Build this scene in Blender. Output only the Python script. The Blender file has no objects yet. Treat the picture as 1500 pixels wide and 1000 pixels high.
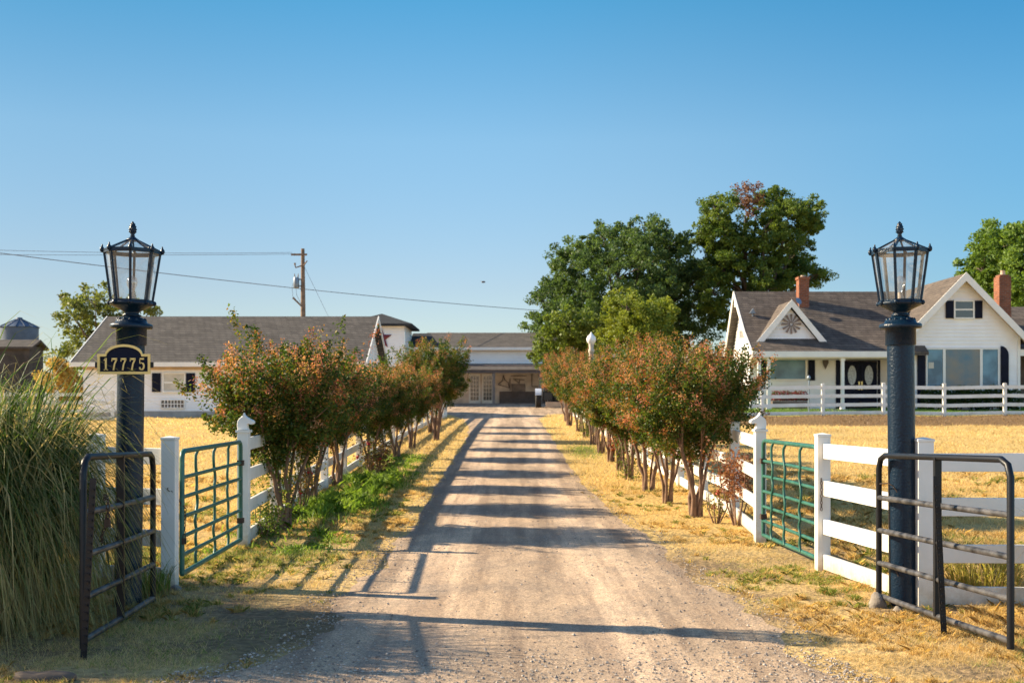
import bpy, math, random
import numpy as np
from mathutils import Vector, Matrix

random.seed(7)
R = math.radians
scene = bpy.context.scene
COL = scene.collection

# ------------------------------------------------------------------ camera, world, sun
F_PX = 1700.0
CAM_H = 1.65
cam_d = bpy.data.cameras.new('camera')
cam = bpy.data.objects.new('camera', cam_d)
COL.objects.link(cam)
scene.camera = cam
cam.location = (0, 0, CAM_H)
cam.rotation_euler = (R(90), 0, 0)
cam_d.sensor_width = 36
cam_d.lens = F_PX / 1500 * 36
cam_d.shift_y = 92 / 1500
cam_d.clip_start = 0.1
cam_d.clip_end = 6000
cam_d.dof.use_dof = True
cam_d.dof.focus_distance = 9.6
cam_d.dof.aperture_fstop = 4.5

SUN_EL = 28.5
sun_dir = Vector((0.967 * math.cos(R(SUN_EL)), -0.255 * math.cos(R(SUN_EL)), -math.sin(R(SUN_EL))))
world = bpy.data.worlds.new('World')
scene.world = world
world.use_nodes = True
wn = world.node_tree
for n in list(wn.nodes):
    wn.nodes.remove(n)
wo = wn.nodes.new('ShaderNodeOutputWorld')
bg = wn.nodes.new('ShaderNodeBackground')
sky = wn.nodes.new('ShaderNodeTexSky')
sky.sky_type = 'NISHITA'
sky.sun_disc = False
sky.sun_elevation = R(SUN_EL)
sky.sun_rotation = math.atan2(-0.967, 0.255)
sky.altitude = 0
sky.air_density = 1.0
sky.dust_density = 0.35
sky.ozone_density = 3.0
bg.inputs['Strength'].default_value = 0.10
# deeper blue with height above the hazy horizon
wtc = wn.nodes.new('ShaderNodeTexCoord')
wsp = wn.nodes.new('ShaderNodeSeparateXYZ')
wn.links.new(wtc.outputs['Generated'], wsp.inputs[0])
wr_ = wn.nodes.new('ShaderNodeValToRGB')
wn.links.new(wsp.outputs[2], wr_.inputs[0])
el = wr_.color_ramp.elements
el[0].position = 0.0; el[0].color = (0.62, 0.61, 0.62, 1)
el[1].position = 1.0; el[1].color = (0.80, 0.82, 0.85, 1)
for p_, c_ in ((0.10, (0.61, 0.59, 0.60)), (0.22, (0.58, 0.71, 0.69)), (0.33, (0.28, 0.66, 0.70)), (0.60, (0.70, 0.80, 0.88))):
    e_ = el.new(p_); e_.color = (*c_, 1)
wmx = wn.nodes.new('ShaderNodeMix'); wmx.data_type = 'RGBA'; wmx.blend_type = 'MULTIPLY'; wmx.inputs[0].default_value = 1
wn.links.new(sky.outputs[0], wmx.inputs[6]); wn.links.new(wr_.outputs[0], wmx.inputs[7])
# warm sky boost added behind the viewer to light front walls; a little less glare on the sun's side
def wramp(sock, a, b, lo, hi):
    m = wn.nodes.new('ShaderNodeMapRange'); m.interpolation_type = 'SMOOTHSTEP'
    m.inputs['From Min'].default_value = a; m.inputs['From Max'].default_value = b
    m.inputs['To Min'].default_value = lo; m.inputs['To Max'].default_value = hi
    wn.links.new(sock, m.inputs['Value']); return m.outputs[0]
wm = wn.nodes.new('ShaderNodeMath'); wm.operation = 'MULTIPLY'
wm.inputs[0].default_value = 1.0
wback_fill = wn.nodes.new('ShaderNodeMix'); wback_fill.data_type = 'RGBA'
wn.links.new(wramp(wsp.outputs[1], -0.5, 0.15, 1.0, 0.0), wback_fill.inputs[0])
wback_fill.inputs[6].default_value = (1, 1, 1, 1); wback_fill.inputs[7].default_value = (2.5, 1.8, 1.55, 1)
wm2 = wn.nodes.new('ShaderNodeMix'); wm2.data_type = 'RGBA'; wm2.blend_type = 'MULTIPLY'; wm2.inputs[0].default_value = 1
wside = wn.nodes.new('ShaderNodeMix'); wside.data_type = 'RGBA'
wn.links.new(wramp(wsp.outputs[0], 0.08, 0.46, 0.0, 1.0), wside.inputs[0])
wside.inputs[6].default_value = (1, 1, 1, 1); wside.inputs[7].default_value = (0.62, 0.90, 1.0, 1)
wm3 = wn.nodes.new('ShaderNodeMix'); wm3.data_type = 'RGBA'; wm3.blend_type = 'MULTIPLY'; wm3.inputs[0].default_value = 1
wn.links.new(wmx.outputs[2], wm3.inputs[6]); wn.links.new(wside.outputs[2], wm3.inputs[7])
wn.links.new(wm3.outputs[2], wm2.inputs[6]); wn.links.new(wback_fill.outputs[2], wm2.inputs[7])
wn.links.new(wramp(wsp.outputs[0], -0.45, 0.05, 0.72, 1.0), wm.inputs[1])
wv = wn.nodes.new('ShaderNodeVectorMath'); wv.operation = 'SCALE'
wn.links.new(wm2.outputs[2], wv.inputs[0]); wn.links.new(wm.outputs[0], wv.inputs['Scale'])
wn.links.new(wv.outputs[0], bg.inputs['Color'])
wn.links.new(bg.outputs[0], wo.inputs['Surface'])

sl = bpy.data.lights.new('sun', 'SUN')
sl.energy = 5.0
sl.angle = R(0.55)
sl.color = (1.0, 0.84, 0.60)
sun = bpy.data.objects.new('sun', sl)
COL.objects.link(sun)
sun.rotation_euler = sun_dir.to_track_quat('-Z', 'Y').to_euler()
sun.location = (-30, 10, 30)

scene.view_settings.view_transform = 'Standard'
scene.view_settings.look = 'None'
scene.view_settings.exposure = 1.28
scene.view_settings.gamma = 1.0
scene.cycles.max_bounces = 8
scene.cycles.transparent_max_bounces = 12

# ------------------------------------------------------------------ materials
def new_mat(name):
    m = bpy.data.materials.new(name)
    m.use_nodes = True
    return m, m.node_tree, m.node_tree.nodes['Principled BSDF']

def pmat(name, col, rough=0.6, metal=0.0, var=0.12, vscale=3.0, bump=0.0, bscale=40.0, spec=0.5, col2=None, bdist=0.01):
    """principled paint with two-tone noise variation and optional noise bump"""
    m, nt, b = new_mat(name)
    b.inputs['Roughness'].default_value = rough
    b.inputs['Metallic'].default_value = metal
    b.inputs['Specular IOR Level'].default_value = spec
    tc = nt.nodes.new('ShaderNodeTexCoord')
    nz = nt.nodes.new('ShaderNodeTexNoise')
    nz.inputs['Scale'].default_value = vscale
    nz.inputs['Detail'].default_value = 6
    nt.links.new(tc.outputs['Object'], nz.inputs['Vector'])
    mx = nt.nodes.new('ShaderNodeMix'); mx.data_type = 'RGBA'
    c2 = col2 if col2 else tuple(c * (1 - var) for c in col)
    c1 = col if col2 else tuple(min(1, c * (1 + var)) for c in col)
    mx.inputs[6].default_value = (*c1, 1)
    mx.inputs[7].default_value = (*c2, 1)
    rmp = nt.nodes.new('ShaderNodeMapRange')
    rmp.inputs['From Min'].default_value = 0.35
    rmp.inputs['From Max'].default_value = 0.65
    nt.links.new(nz.outputs['Fac'], rmp.inputs['Value'])
    nt.links.new(rmp.outputs[0], mx.inputs[0])
    nt.links.new(mx.outputs[2], b.inputs['Base Color'])
    if bump > 0:
        n2 = nt.nodes.new('ShaderNodeTexNoise')
        n2.inputs['Scale'].default_value = bscale
        n2.inputs['Detail'].default_value = 4
        nt.links.new(tc.outputs['Object'], n2.inputs['Vector'])
        bp = nt.nodes.new('ShaderNodeBump')
        bp.inputs['Strength'].default_value = bump
        bp.inputs['Distance'].default_value = bdist
        nt.links.new(n2.outputs['Fac'], bp.inputs['Height'])
        nt.links.new(bp.outputs[0], b.inputs['Normal'])
    return m

def leaf_mat(name, trans=0.4, rough=0.55, tgain=(1.3, 1.25, 0.6)):
    """diffuse + translucent leaf coloured by the face attribute 'tint'"""
    m = bpy.data.materials.new(name); m.use_nodes = True
    nt = m.node_tree
    b = nt.nodes['Principled BSDF']
    out = nt.nodes['Material Output']
    at = nt.nodes.new('ShaderNodeAttribute'); at.attribute_name = 'tint'
    b.inputs['Roughness'].default_value = rough
    b.inputs['Specular IOR Level'].default_value = 0.35
    nt.links.new(at.outputs['Color'], b.inputs['Base Color'])
    tr = nt.nodes.new('ShaderNodeBsdfTranslucent')
    ml = nt.nodes.new('ShaderNodeMix'); ml.data_type = 'RGBA'; ml.blend_type = 'MULTIPLY'
    ml.inputs[0].default_value = 1
    ml.inputs[7].default_value = (*tgain, 1)
    nt.links.new(at.outputs['Color'], ml.inputs[6])
    nt.links.new(ml.outputs[2], tr.inputs['Color'])
    ms = nt.nodes.new('ShaderNodeMixShader')
    ms.inputs[0].default_value = trans
    nt.links.new(b.outputs[0], ms.inputs[1]); nt.links.new(tr.outputs[0], ms.inputs[2])
    nt.links.new(ms.outputs[0], out.inputs['Surface'])
    return m

def brick_mat(name, c1, c2, mortar, sx, sy, rough=0.9, bump=0.4, row=0.25, width=0.5, msize=0.02, mode='xz', bias=0.0, noise=0.0):
    m, nt, b = new_mat(name)
    b.inputs['Roughness'].default_value = rough
    b.inputs['Specular IOR Level'].default_value = 0.2
    tc = nt.nodes.new('ShaderNodeTexCoord')
    sp = nt.nodes.new('ShaderNodeSeparateXYZ')
    nt.links.new(tc.outputs['Object'], sp.inputs[0])
    ad = nt.nodes.new('ShaderNodeMath'); ad.operation = 'ADD'
    nt.links.new(sp.outputs[0], ad.inputs[0])
    nt.links.new(sp.outputs[1], ad.inputs[1])
    cb = nt.nodes.new('ShaderNodeCombineXYZ')
    nt.links.new(ad.outputs[0] if mode == 'xz' else sp.outputs[0], cb.inputs[0])
    nt.links.new(sp.outputs[2], cb.inputs[1])
    mp = nt.nodes.new('ShaderNodeMapping')
    mp.inputs['Scale'].default_value = (sx, sy, 1)
    nt.links.new(cb.outputs[0], mp.inputs[0])
    bk = nt.nodes.new('ShaderNodeTexBrick')
    bk.inputs['Color1'].default_value = (*c1, 1)
    bk.inputs['Color2'].default_value = (*c2, 1)
    bk.inputs['Mortar'].default_value = (*mortar, 1)
    bk.inputs['Scale'].default_value = 1
    bk.inputs['Mortar Size'].default_value = msize
    bk.inputs['Brick Width'].default_value = width
    bk.inputs['Row Height'].default_value = row
    bk.inputs['Bias'].default_value = bias
    nt.links.new(mp.outputs[0], bk.inputs['Vector'])
    nz = nt.nodes.new('ShaderNodeTexNoise'); nz.inputs['Scale'].default_value = 1.3; nz.inputs['Detail'].default_value = 9
    nz.inputs['Roughness'].default_value = 0.75
    nt.links.new(tc.outputs['Object'], nz.inputs['Vector'])
    mr = nt.nodes.new('ShaderNodeMapRange')
    mr.inputs['From Min'].default_value = 0.3; mr.inputs['From Max'].default_value = 0.7
    mr.inputs['To Min'].default_value = 0.72; mr.inputs['To Max'].default_value = 1.28
    nt.links.new(nz.outputs['Fac'], mr.inputs['Value'])
    mm = nt.nodes.new('ShaderNodeMix'); mm.data_type = 'RGBA'; mm.blend_type = 'MULTIPLY'
    mm.inputs[0].default_value = 1
    nt.links.new(bk.outputs['Color'], mm.inputs[6]); nt.links.new(mr.outputs[0], mm.inputs[7])
    nt.links.new(mm.outputs[2], b.inputs['Base Color'])
    bp = nt.nodes.new('ShaderNodeBump')
    bp.inputs['Strength'].default_value = bump
    bp.inputs['Distance'].default_value = 0.02
    sub = nt.nodes.new('ShaderNodeMath'); sub.operation = 'SUBTRACT'; sub.inputs[0].default_value = 1
    nt.links.new(bk.outputs['Fac'], sub.inputs[1])
    nt.links.new(sub.outputs[0], bp.inputs['Height'])
    nt.links.new(bp.outputs[0], b.inputs['Normal'])
    return m

def glass_mat(name, tint=(0.9, 0.93, 0.95), dirt=0.12, gloss=0.10):
    m = bpy.data.materials.new(name); m.use_nodes = True
    nt = m.node_tree; nt.nodes.remove(nt.nodes['Principled BSDF'])
    out = nt.nodes['Material Output']
    t = nt.nodes.new('ShaderNodeBsdfTransparent'); t.inputs[0].default_value = (*tint, 1)
    g = nt.nodes.new('ShaderNodeBsdfGlossy'); g.inputs['Roughness'].default_value = 0.06
    d = nt.nodes.new('ShaderNodeBsdfDiffuse'); d.inputs[0].default_value = (0.62, 0.56, 0.5, 1)
    tc = nt.nodes.new('ShaderNodeTexCoord')
    nz = nt.nodes.new('ShaderNodeTexNoise'); nz.inputs['Scale'].default_value = 9; nz.inputs['Detail'].default_value = 5
    nt.links.new(tc.outputs['Object'], nz.inputs['Vector'])
    mr = nt.nodes.new('ShaderNodeMapRange')
    mr.inputs['From Min'].default_value = 0.35; mr.inputs['From Max'].default_value = 0.7
    mr.inputs['To Min'].default_value = dirt * 0.4; mr.inputs['To Max'].default_value = dirt * 1.8
    nt.links.new(nz.outputs['Fac'], mr.inputs['Value'])
    m1 = nt.nodes.new('ShaderNodeMixShader')
    nt.links.new(mr.outputs[0], m1.inputs[0])
    nt.links.new(t.outputs[0], m1.inputs[1]); nt.links.new(d.outputs[0], m1.inputs[2])
    m2 = nt.nodes.new('ShaderNodeMixShader'); m2.inputs[0].default_value = gloss
    nt.links.new(m1.outputs[0], m2.inputs[1]); nt.links.new(g.outputs[0], m2.inputs[2])
    nt.links.new(m2.outputs[0], out.inputs['Surface'])
    return m

M = {}
M['vinyl'] = pmat('vinyl', (0.80, 0.78, 0.74), 0.45, var=0.04, vscale=2, bump=0.1, bscale=20, col2=(0.70, 0.67, 0.60))
def dirty_base(m, top=0.30, amount=0.75):
    """soil splash low down on the posts and rails, by height over the fence foot"""
    nt = m.node_tree; b = nt.nodes['Principled BSDF']
    src = b.inputs['Base Color'].links[0].from_socket
    tc = nt.nodes.new('ShaderNodeTexCoord'); sp = nt.nodes.new('ShaderNodeSeparateXYZ')
    nt.links.new(tc.outputs['Object'], sp.inputs[0])
    nz = nt.nodes.new('ShaderNodeTexNoise'); nz.inputs['Scale'].default_value = 9; nz.inputs['Detail'].default_value = 8; nz.inputs['Roughness'].default_value = 0.75
    nt.links.new(tc.outputs['Object'], nz.inputs['Vector'])
    a = nt.nodes.new('ShaderNodeMath'); a.operation = 'MULTIPLY_ADD'; a.inputs[1].default_value = -0.75; a.inputs[2].default_value = 0.42
    nt.links.new(nz.outputs['Fac'], a.inputs[0])
    d = nt.nodes.new('ShaderNodeMath'); d.operation = 'ADD'
    nt.links.new(sp.outputs[2], d.inputs[0]); nt.links.new(a.outputs[0], d.inputs[1])
    mr = nt.nodes.new('ShaderNodeMapRange'); mr.inputs['From Min'].default_value = 0.0; mr.inputs['From Max'].default_value = top
    mr.inputs['To Min'].default_value = amount; mr.inputs['To Max'].default_value = 0.0
    nt.links.new(d.outputs[0], mr.inputs['Value'])
    mx = nt.nodes.new('ShaderNodeMix'); mx.data_type = 'RGBA'
    nt.links.new(mr.outputs[0], mx.inputs[0]); nt.links.new(src, mx.inputs[6]); mx.inputs[7].default_value = (0.40, 0.29, 0.17, 1)
    # scuffs
    n2 = nt.nodes.new('ShaderNodeTexNoise'); n2.inputs['Scale'].default_value = 4; n2.inputs['Detail'].default_value = 10; n2.inputs['Roughness'].default_value = 0.8
    nt.links.new(tc.outputs['Object'], n2.inputs['Vector'])
    m2 = nt.nodes.new('ShaderNodeMapRange'); m2.inputs['From Min'].default_value = 0.56; m2.inputs['From Max'].default_value = 0.72; m2.inputs['To Max'].default_value = 0.45
    nt.links.new(n2.outputs['Fac'], m2.inputs['Value'])
    m3 = nt.nodes.new('ShaderNodeMix'); m3.data_type = 'RGBA'
    nt.links.new(m2.outputs[0], m3.inputs[0]); nt.links.new(mx.outputs[2], m3.inputs[6]); m3.inputs[7].default_value = (0.50, 0.43, 0.34, 1)
    nt.links.new(m3.outputs[2], b.inputs['Base Color'])
dirty_base(M['vinyl'])
M['siding'] = pmat('siding', (0.90, 0.88, 0.86), 0.55, var=0.05, vscale=1.5, col2=(0.84, 0.81, 0.79))
M['cream'] = pmat('cream', (0.74, 0.66, 0.55), 0.6, var=0.08, vscale=1.5)
M['trim'] = pmat('trim', (0.80, 0.76, 0.70), 0.5, var=0.05, vscale=2)
M['navy'] = pmat('navy', (0.006, 0.008, 0.022), 0.6, var=0.2, spec=0.15)
M['tan_trim'] = pmat('tan_trim', (0.55, 0.40, 0.28), 0.6, var=0.1)
M['concrete'] = pmat('concrete', (0.34, 0.32, 0.30), 0.9, var=0.15, vscale=2.5, bump=0.3)
M['black_iron'] = pmat('black_iron', (0.002, 0.013, 0.030), 0.33, var=0.3, vscale=6, bump=1.0, bscale=55, col2=(0.003, 0.017, 0.038), bdist=0.005, spec=0.30)
M['black_paint'] = pmat('black_paint', (0.006, 0.007, 0.010), 0.42, spec=0.35, var=0.2, vscale=9, bump=0.3, bscale=60, bdist=0.004)
M['worn_black'] = pmat('worn_black', (0.012, 0.012, 0.014), 0.40, spec=0.4, vscale=11, bump=0.35, bscale=50, col2=(0.10, 0.095, 0.095), bdist=0.004)
M['green_paint'] = pmat('green_paint', (0.010, 0.085, 0.062), 0.42, vscale=10, bump=0.2, bscale=40, col2=(0.035, 0.14, 0.10), bdist=0.004)
M['gold'] = pmat('gold', (0.72, 0.55, 0.22), 0.35, metal=0.55, var=0.1)
M['rust'] = pmat('rust', (0.06, 0.035, 0.022), 0.8, var=0.3, vscale=20, bump=0.3)
M['wood_pole'] = pmat('wood_pole', (0.20, 0.13, 0.085), 0.9, var=0.25, vscale=5, bump=0.3)
M['old_barn'] = pmat('old_barn', (0.055, 0.045, 0.040), 0.9, var=0.35, vscale=1.2, bump=0.3)
M['galv'] = pmat('galv', (0.22, 0.25, 0.29), 0.45, metal=0.6, var=0.15, vscale=1.0)
M['silo'] = pmat('silo', (0.07, 0.10, 0.15), 0.55, var=0.2, vscale=1.0)
M['wire'] = pmat('wire', (0.10, 0.10, 0.12), 0.6)
M['bark'] = pmat('bark', (0.24, 0.14, 0.085), 0.85, vscale=7, bump=0.6, bscale=25, col2=(0.12, 0.07, 0.045))
M['dark_bark'] = pmat('dark_bark', (0.11, 0.08, 0.06), 0.9, var=0.3, vscale=3, bump=0.6, bscale=12)
M['rubber'] = pmat('rubber', (0.02, 0.019, 0.018), 0.8, var=0.2, vscale=5)
M['car_white'] = pmat('car_white', (0.55, 0.60, 0.72), 0.3, var=0.05)
M['car_dark'] = pmat('car_dark', (0.02, 0.02, 0.024), 0.4, var=0.1)
M['rock'] = pmat('rock', (0.20, 0.17, 0.14), 0.95, var=0.35, vscale=6, bump=0.8, bscale=12, bdist=0.03)
M['star'] = pmat('star', (0.16, 0.018, 0.028), 0.5, var=0.2, vscale=2)
M['window_dark'] = pmat('window_dark', (0.03, 0.04, 0.05), 0.08, var=0.3, vscale=1.0, spec=0.8)
M['curtain_reflect'] = pmat('curtain_reflect', (0.13, 0.28, 0.38), 0.15, vscale=1.3, spec=0.4, col2=(0.05, 0.12, 0.18))  # greyish curtain tone; the stronger blue is sky reflection put into the colour
M['window_tan'] = pmat('window_tan', (0.24, 0.19, 0.14), 0.12, vscale=0.9, spec=0.4, col2=(0.06, 0.15, 0.22))  # tan pane; blue second tone stands in for reflected sky
M['oval'] = pmat('oval', (0.55, 0.58, 0.60), 0.3, vscale=16, col2=(0.25, 0.28, 0.30))
M['blind'] = pmat('blind', (0.55, 0.50, 0.42), 0.5, var=0.1)
M['bulb'] = glass_mat('bulb_glass', (0.97, 0.97, 0.97), 0.25, 0.2)
M['glass'] = glass_mat('lantern_glass')
M['fixture'] = pmat('fixture', (0.50, 0.38, 0.28), 0.5)
M['globe'] = pmat('globe', (0.80, 0.78, 0.74), 0.3)
M['stone_post'] = pmat('stone_post', (0.55, 0.46, 0.36), 0.8, var=0.1)
M['red'] = pmat('rose_red', (0.45, 0.012, 0.02), 0.5)
M['mural'] = pmat('mural', (0.62, 0.52, 0.43), 0.7, var=0.15, vscale=2)
M['brown_dark'] = pmat('brown_dark', (0.12, 0.09, 0.08), 0.7, var=0.2, vscale=3)
M['brown_mid'] = pmat('brown_mid', (0.22, 0.17, 0.14), 0.7, var=0.2, vscale=3)
M['wheel'] = pmat('wheel', (0.20, 0.14, 0.115), 0.8, var=0.2)
M['metal_roof'] = pmat('metal_roof', (0.45, 0.50, 0.55), 0.5, var=0.08)
M['roof'] = brick_mat('shingles', (0.150, 0.120, 0.098), (0.095, 0.077, 0.066), (0.045, 0.038, 0.034), 1, 1, row=0.12, width=0.34, msize=0.012, bump=0.5)
M['roof_gray'] = brick_mat('shingles_gray', (0.120, 0.105, 0.092), (0.085, 0.075, 0.068), (0.05, 0.045, 0.04), 1, 1, row=0.13, width=0.34, msize=0.014, bump=0.5)
M['roof_dark'] = brick_mat('shingles_dark', (0.05, 0.052, 0.056), (0.04, 0.042, 0.046), (0.03, 0.03, 0.03), 1, 1, row=0.13, width=0.34, msize=0.014)
M['brick'] = brick_mat('chimney_brick', (0.34, 0.11, 0.05), (0.22, 0.07, 0.035), (0.24, 0.18, 0.14), 1, 1, row=0.085, width=0.23, msize=0.010, bump=0.6)
M['leaf'] = leaf_mat('leaf', 0.46)
M['leaf_big'] = leaf_mat('leaf_big', 0.42)
M['blade'] = leaf_mat('blade', 0.45, tgain=(1.2, 1.15, 0.8))

# ------------------------------------------------------------------ terrain height
YL = np.concatenate([np.arange(-14, 30, 0.25), np.arange(30, 70, 0.5), np.arange(70, 130, 2.0),
                     np.array([130, 150, 180, 230, 300, 450, 700, 1200, 2500, 4000.])])
def profile(y):
    y = np.asarray(y, float)
    k = np.interp(y, [-20, 14, 18, 24, 30, 37, 45, 52, 57, 70, 85, 100, 4000],
                  [0, 0, .05, .21, .42, .62, .81, .92, .98, 1.30, 1.62, 1.64, 1.55])
    return k
PRO = profile(YL)
def Gv(x, y):
    x = np.asarray(x, float); y = np.asarray(y, float)
    z = np.interp(y, YL, PRO)
    und = 0.03 * np.sin(x * 0.9 + 1.0) * np.sin(y * 0.55) + 0.02 * np.sin(x * 2.3 + y * 1.1)
    ax = np.clip((np.abs(x) - 4.2) / 2.0, 0, 1) * np.clip((y - 11) / 6, 0, 1) * np.clip((85 - y) / 20, 0, 1)
    z = z + und * ax
    t = np.clip((y - 45.2) / 2.6, 0, 1); t = t * t * (3 - 2 * t)
    bx = np.clip((x - 6.5) / 2.5, 0, 1)
    fade = np.clip((95 - y) / 20, 0, 1)
    z = z + 0.29 * t * bx * fade
    t2 = np.clip((y - 49.3) / 3.5, 0, 1)
    z = z + 0.17 * t2 * bx * fade
    return z
def G(x, y):
    return float(Gv(x, y))

# ------------------------------------------------------------------ object helpers
ORG = {}
def tag(o, label=None, cat=None, group=None, kind=None):
    if label: o['label'] = label
    if cat: o['category'] = cat
    if group: o['group'] = group
    if kind: o['kind'] = kind
    return o

def thing(name, loc, label, cat, group=None):
    o = bpy.data.objects.new(name, None)
    COL.objects.link(o)
    o.location = loc
    o.empty_display_size = 0.2
    ORG[o.name] = Vector(loc)
    return tag(o, label, cat, group)

def children(o):
    return [c for c in bpy.data.objects if c.parent == o]

KIDS = {}
def link(o, parent=None):
    COL.objects.link(o)
    if parent is not None:
        o.parent = parent
        ORG[o.name] = ORG[parent.name]
        KIDS.setdefault(parent.name, []).append(o)
    else:
        ORG.setdefault(o.name, o.location.copy())
    return o

def copy_tree(o, loc=None, rz=None, scale=None, parent=None):
    c = o.copy()
    COL.objects.link(c)
    if parent is not None:
        c.parent = parent
        KIDS.setdefault(parent.name, []).append(c)
    if loc is not None:
        c.location = loc; ORG[c.name] = Vector(loc)
    else:
        ORG[c.name] = ORG[parent.name] if parent is not None else o.location.copy()
    if rz is not None: c.rotation_euler = (0, 0, rz)
    if scale is not None: c.scale = scale
    for k in KIDS.get(o.name, []):
        copy_tree(k, parent=c)
    return c

class MB:
    """collects shapes in world coordinates and builds ONE mesh object"""
    def __init__(s):
        s.v = []; s.f = []; s.sm = []
    def add(s, vs, fs, smooth=False):
        b = len(s.v)
        s.v += [Vector(v) for v in vs]
        for f in fs:
            s.f.append([b + i for i in f]); s.sm.append(smooth)
        return s
    def box(s, x0, x1, y0, y1, z0, z1):
        vs = [(x0, y0, z0), (x1, y0, z0), (x1, y1, z0), (x0, y1, z0), (x0, y0, z1), (x1, y0, z1), (x1, y1, z1), (x0, y1, z1)]
        return s.add(vs, [(0, 3, 2, 1), (4, 5, 6, 7), (0, 1, 5, 4), (1, 2, 6, 5), (2, 3, 7, 6), (3, 0, 4, 7)])
    def beam(s, a, b, w, h, up=(0, 0, 1)):
        """box from a to b, w wide (sideways) and h high"""
        a = Vector(a); b = Vector(b); d = (b - a).normalized()
        side = d.cross(Vector(up))
        if side.length < 1e-4: side = d.cross(Vector((0, 1, 0)))
        side.normalize(); u = side.cross(d).normalized()
        vs = []
        for p in (a, b):
            for (i, j) in ((-1, -1), (1, -1), (1, 1), (-1, 1)):
                vs.append(p + side * (i * w / 2) + u * (j * h / 2))
        return s.add(vs, [(0, 1, 2, 3), (7, 6, 5, 4), (0, 4, 5, 1), (1, 5, 6, 2), (2, 6, 7, 3), (3, 7, 4, 0)])
    def tube(s, pts, rad, n=10, cap=True, closed=False):
        pts = [Vector(p) for p in pts]
        if not hasattr(rad, '__len__'): rad = [rad] * len(pts)
        m = len(pts)
        t0 = None; rings = []
        ref = None
        for i in range(m):
            if closed: t = pts[(i + 1) % m] - pts[i - 1]
            else: t = pts[min(i + 1, m - 1)] - pts[max(i - 1, 0)]
            t.normalize()
            if ref is None:
                ref = Vector((0, 0, 1)) if abs(t.z) < 0.9 else Vector((0, 1, 0))
            a = ref - t * ref.dot(t)
            if a.length < 1e-5: a = t.orthogonal()
            a.normalize(); ref = a
            b = t.cross(a)
            rings.append([pts[i] + (a * math.cos(2 * math.pi * k / n) + b * math.sin(2 * math.pi * k / n)) * rad[i] for k in range(n)])
        vs = [p for r_ in rings for p in r_]
        fs = []
        for i in range(m if closed else m - 1):
            j = (i + 1) % m
            for k in range(n):
                k2 = (k + 1) % n
                fs.append((i * n + k, i * n + k2, j * n + k2, j * n + k))
        s.add(vs, fs, True)
        if cap and not closed:
            b0 = len(s.v)
            s.add(rings[0], [tuple(reversed(range(n)))])
            s.add(rings[-1], [tuple(range(n))])
        return s
    def lathe(s, prof, c=(0, 0, 0), n=24, smooth=True, rot=0.0, cap=True):
        c = Vector(c)
        vs = []
        for (r_, z) in prof:
            for k in range(n):
                a = 2 * math.pi * k / n + rot
                vs.append(c + Vector((r_ * math.cos(a), r_ * math.sin(a), z)))
        fs = []
        for i in range(len(prof) - 1):
            for k in range(n):
                k2 = (k + 1) % n
                fs.append((i * n + k, i * n + k2, (i + 1) * n + k2, (i + 1) * n + k))
        s.add(vs, fs, smooth)
        if cap:
            s.add(vs[:n], [tuple(reversed(range(n)))])
            s.add(vs[-n:], [tuple(range(n))])
        return s
    def prism(s, poly, off):
        """polygon (3D points) extruded by vector off"""
        off = Vector(off); poly = [Vector(p) for p in poly]
        n = len(poly)
        vs = poly + [p + off for p in poly]
        fs = [tuple(range(n)), tuple(reversed(range(n, 2 * n)))]
        for i in range(n):
            j = (i + 1) % n
            fs.append((i, i + n, j + n, j))
        return s.add(vs, fs)
    def ball(s, c, r_, n=10, m=7, sc=(1, 1, 1)):
        c = Vector(c)
        prof = [(r_ * math.sin(math.pi * i / m), -r_ * math.cos(math.pi * i / m)) for i in range(m + 1)]
        prof[0] = (r_ * 0.02, -r_); prof[-1] = (r_ * 0.02, r_)
        b0 = len(s.v)
        s.lathe(prof, (0, 0, 0), n)
        for i in range(b0, len(s.v)):
            v = s.v[i]; s.v[i] = c + Vector((v.x * sc[0], v.y * sc[1], v.z * sc[2]))
        return s
    def build(s, name, mat, parent=None, org=None, bevel=0.0, recalc=True):
        me = bpy.data.meshes.new(name)
        o0 = ORG[parent.name] if parent is not None else Vector(org if org is not None else (0, 0, 0))
        me.from_pydata([tuple(v - o0) for v in s.v], [], s.f)
        me.polygons.foreach_set('use_smooth', s.sm)
        if recalc:
            import bmesh
            bm = bmesh.new(); bm.from_mesh(me)
            bmesh.ops.recalc_face_normals(bm, faces=bm.faces[:])
            bm.to_mesh(me); bm.free()
        me.materials.append(mat)
        me.update()
        o = bpy.data.objects.new(name, me)
        if parent is None: o.location = o0
        link(o, parent)
        if parent is None: ORG[o.name] = o0
        if bevel > 0:
            bv = o.modifiers.new('bevel', 'BEVEL'); bv.width = bevel; bv.segments = 2; bv.limit_method = 'ANGLE'
            bv.harden_normals = False
        return o

def clip_poly(poly, lo, hi):
    """clip 2-D convex polygon (u,z) to lo<=z<=hi"""
    def cut(p, f):
        out = []
        for i in range(len(p)):
            a, b = p[i], p[(i + 1) % len(p)]
            fa, fb = f(a), f(b)
            if fa >= 0: out.append(a)
            if (fa >= 0) != (fb >= 0):
                t = fa / (fa - fb)
                out.append((a[0] + (b[0] - a[0]) * t, a[1] + (b[1] - a[1]) * t))
        return out
    p = cut(poly, lambda q: q[1] - lo)
    if len(p) > 2: p = cut(p, lambda q: hi - q[1])
    return p if len(p) > 2 else []

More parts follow.
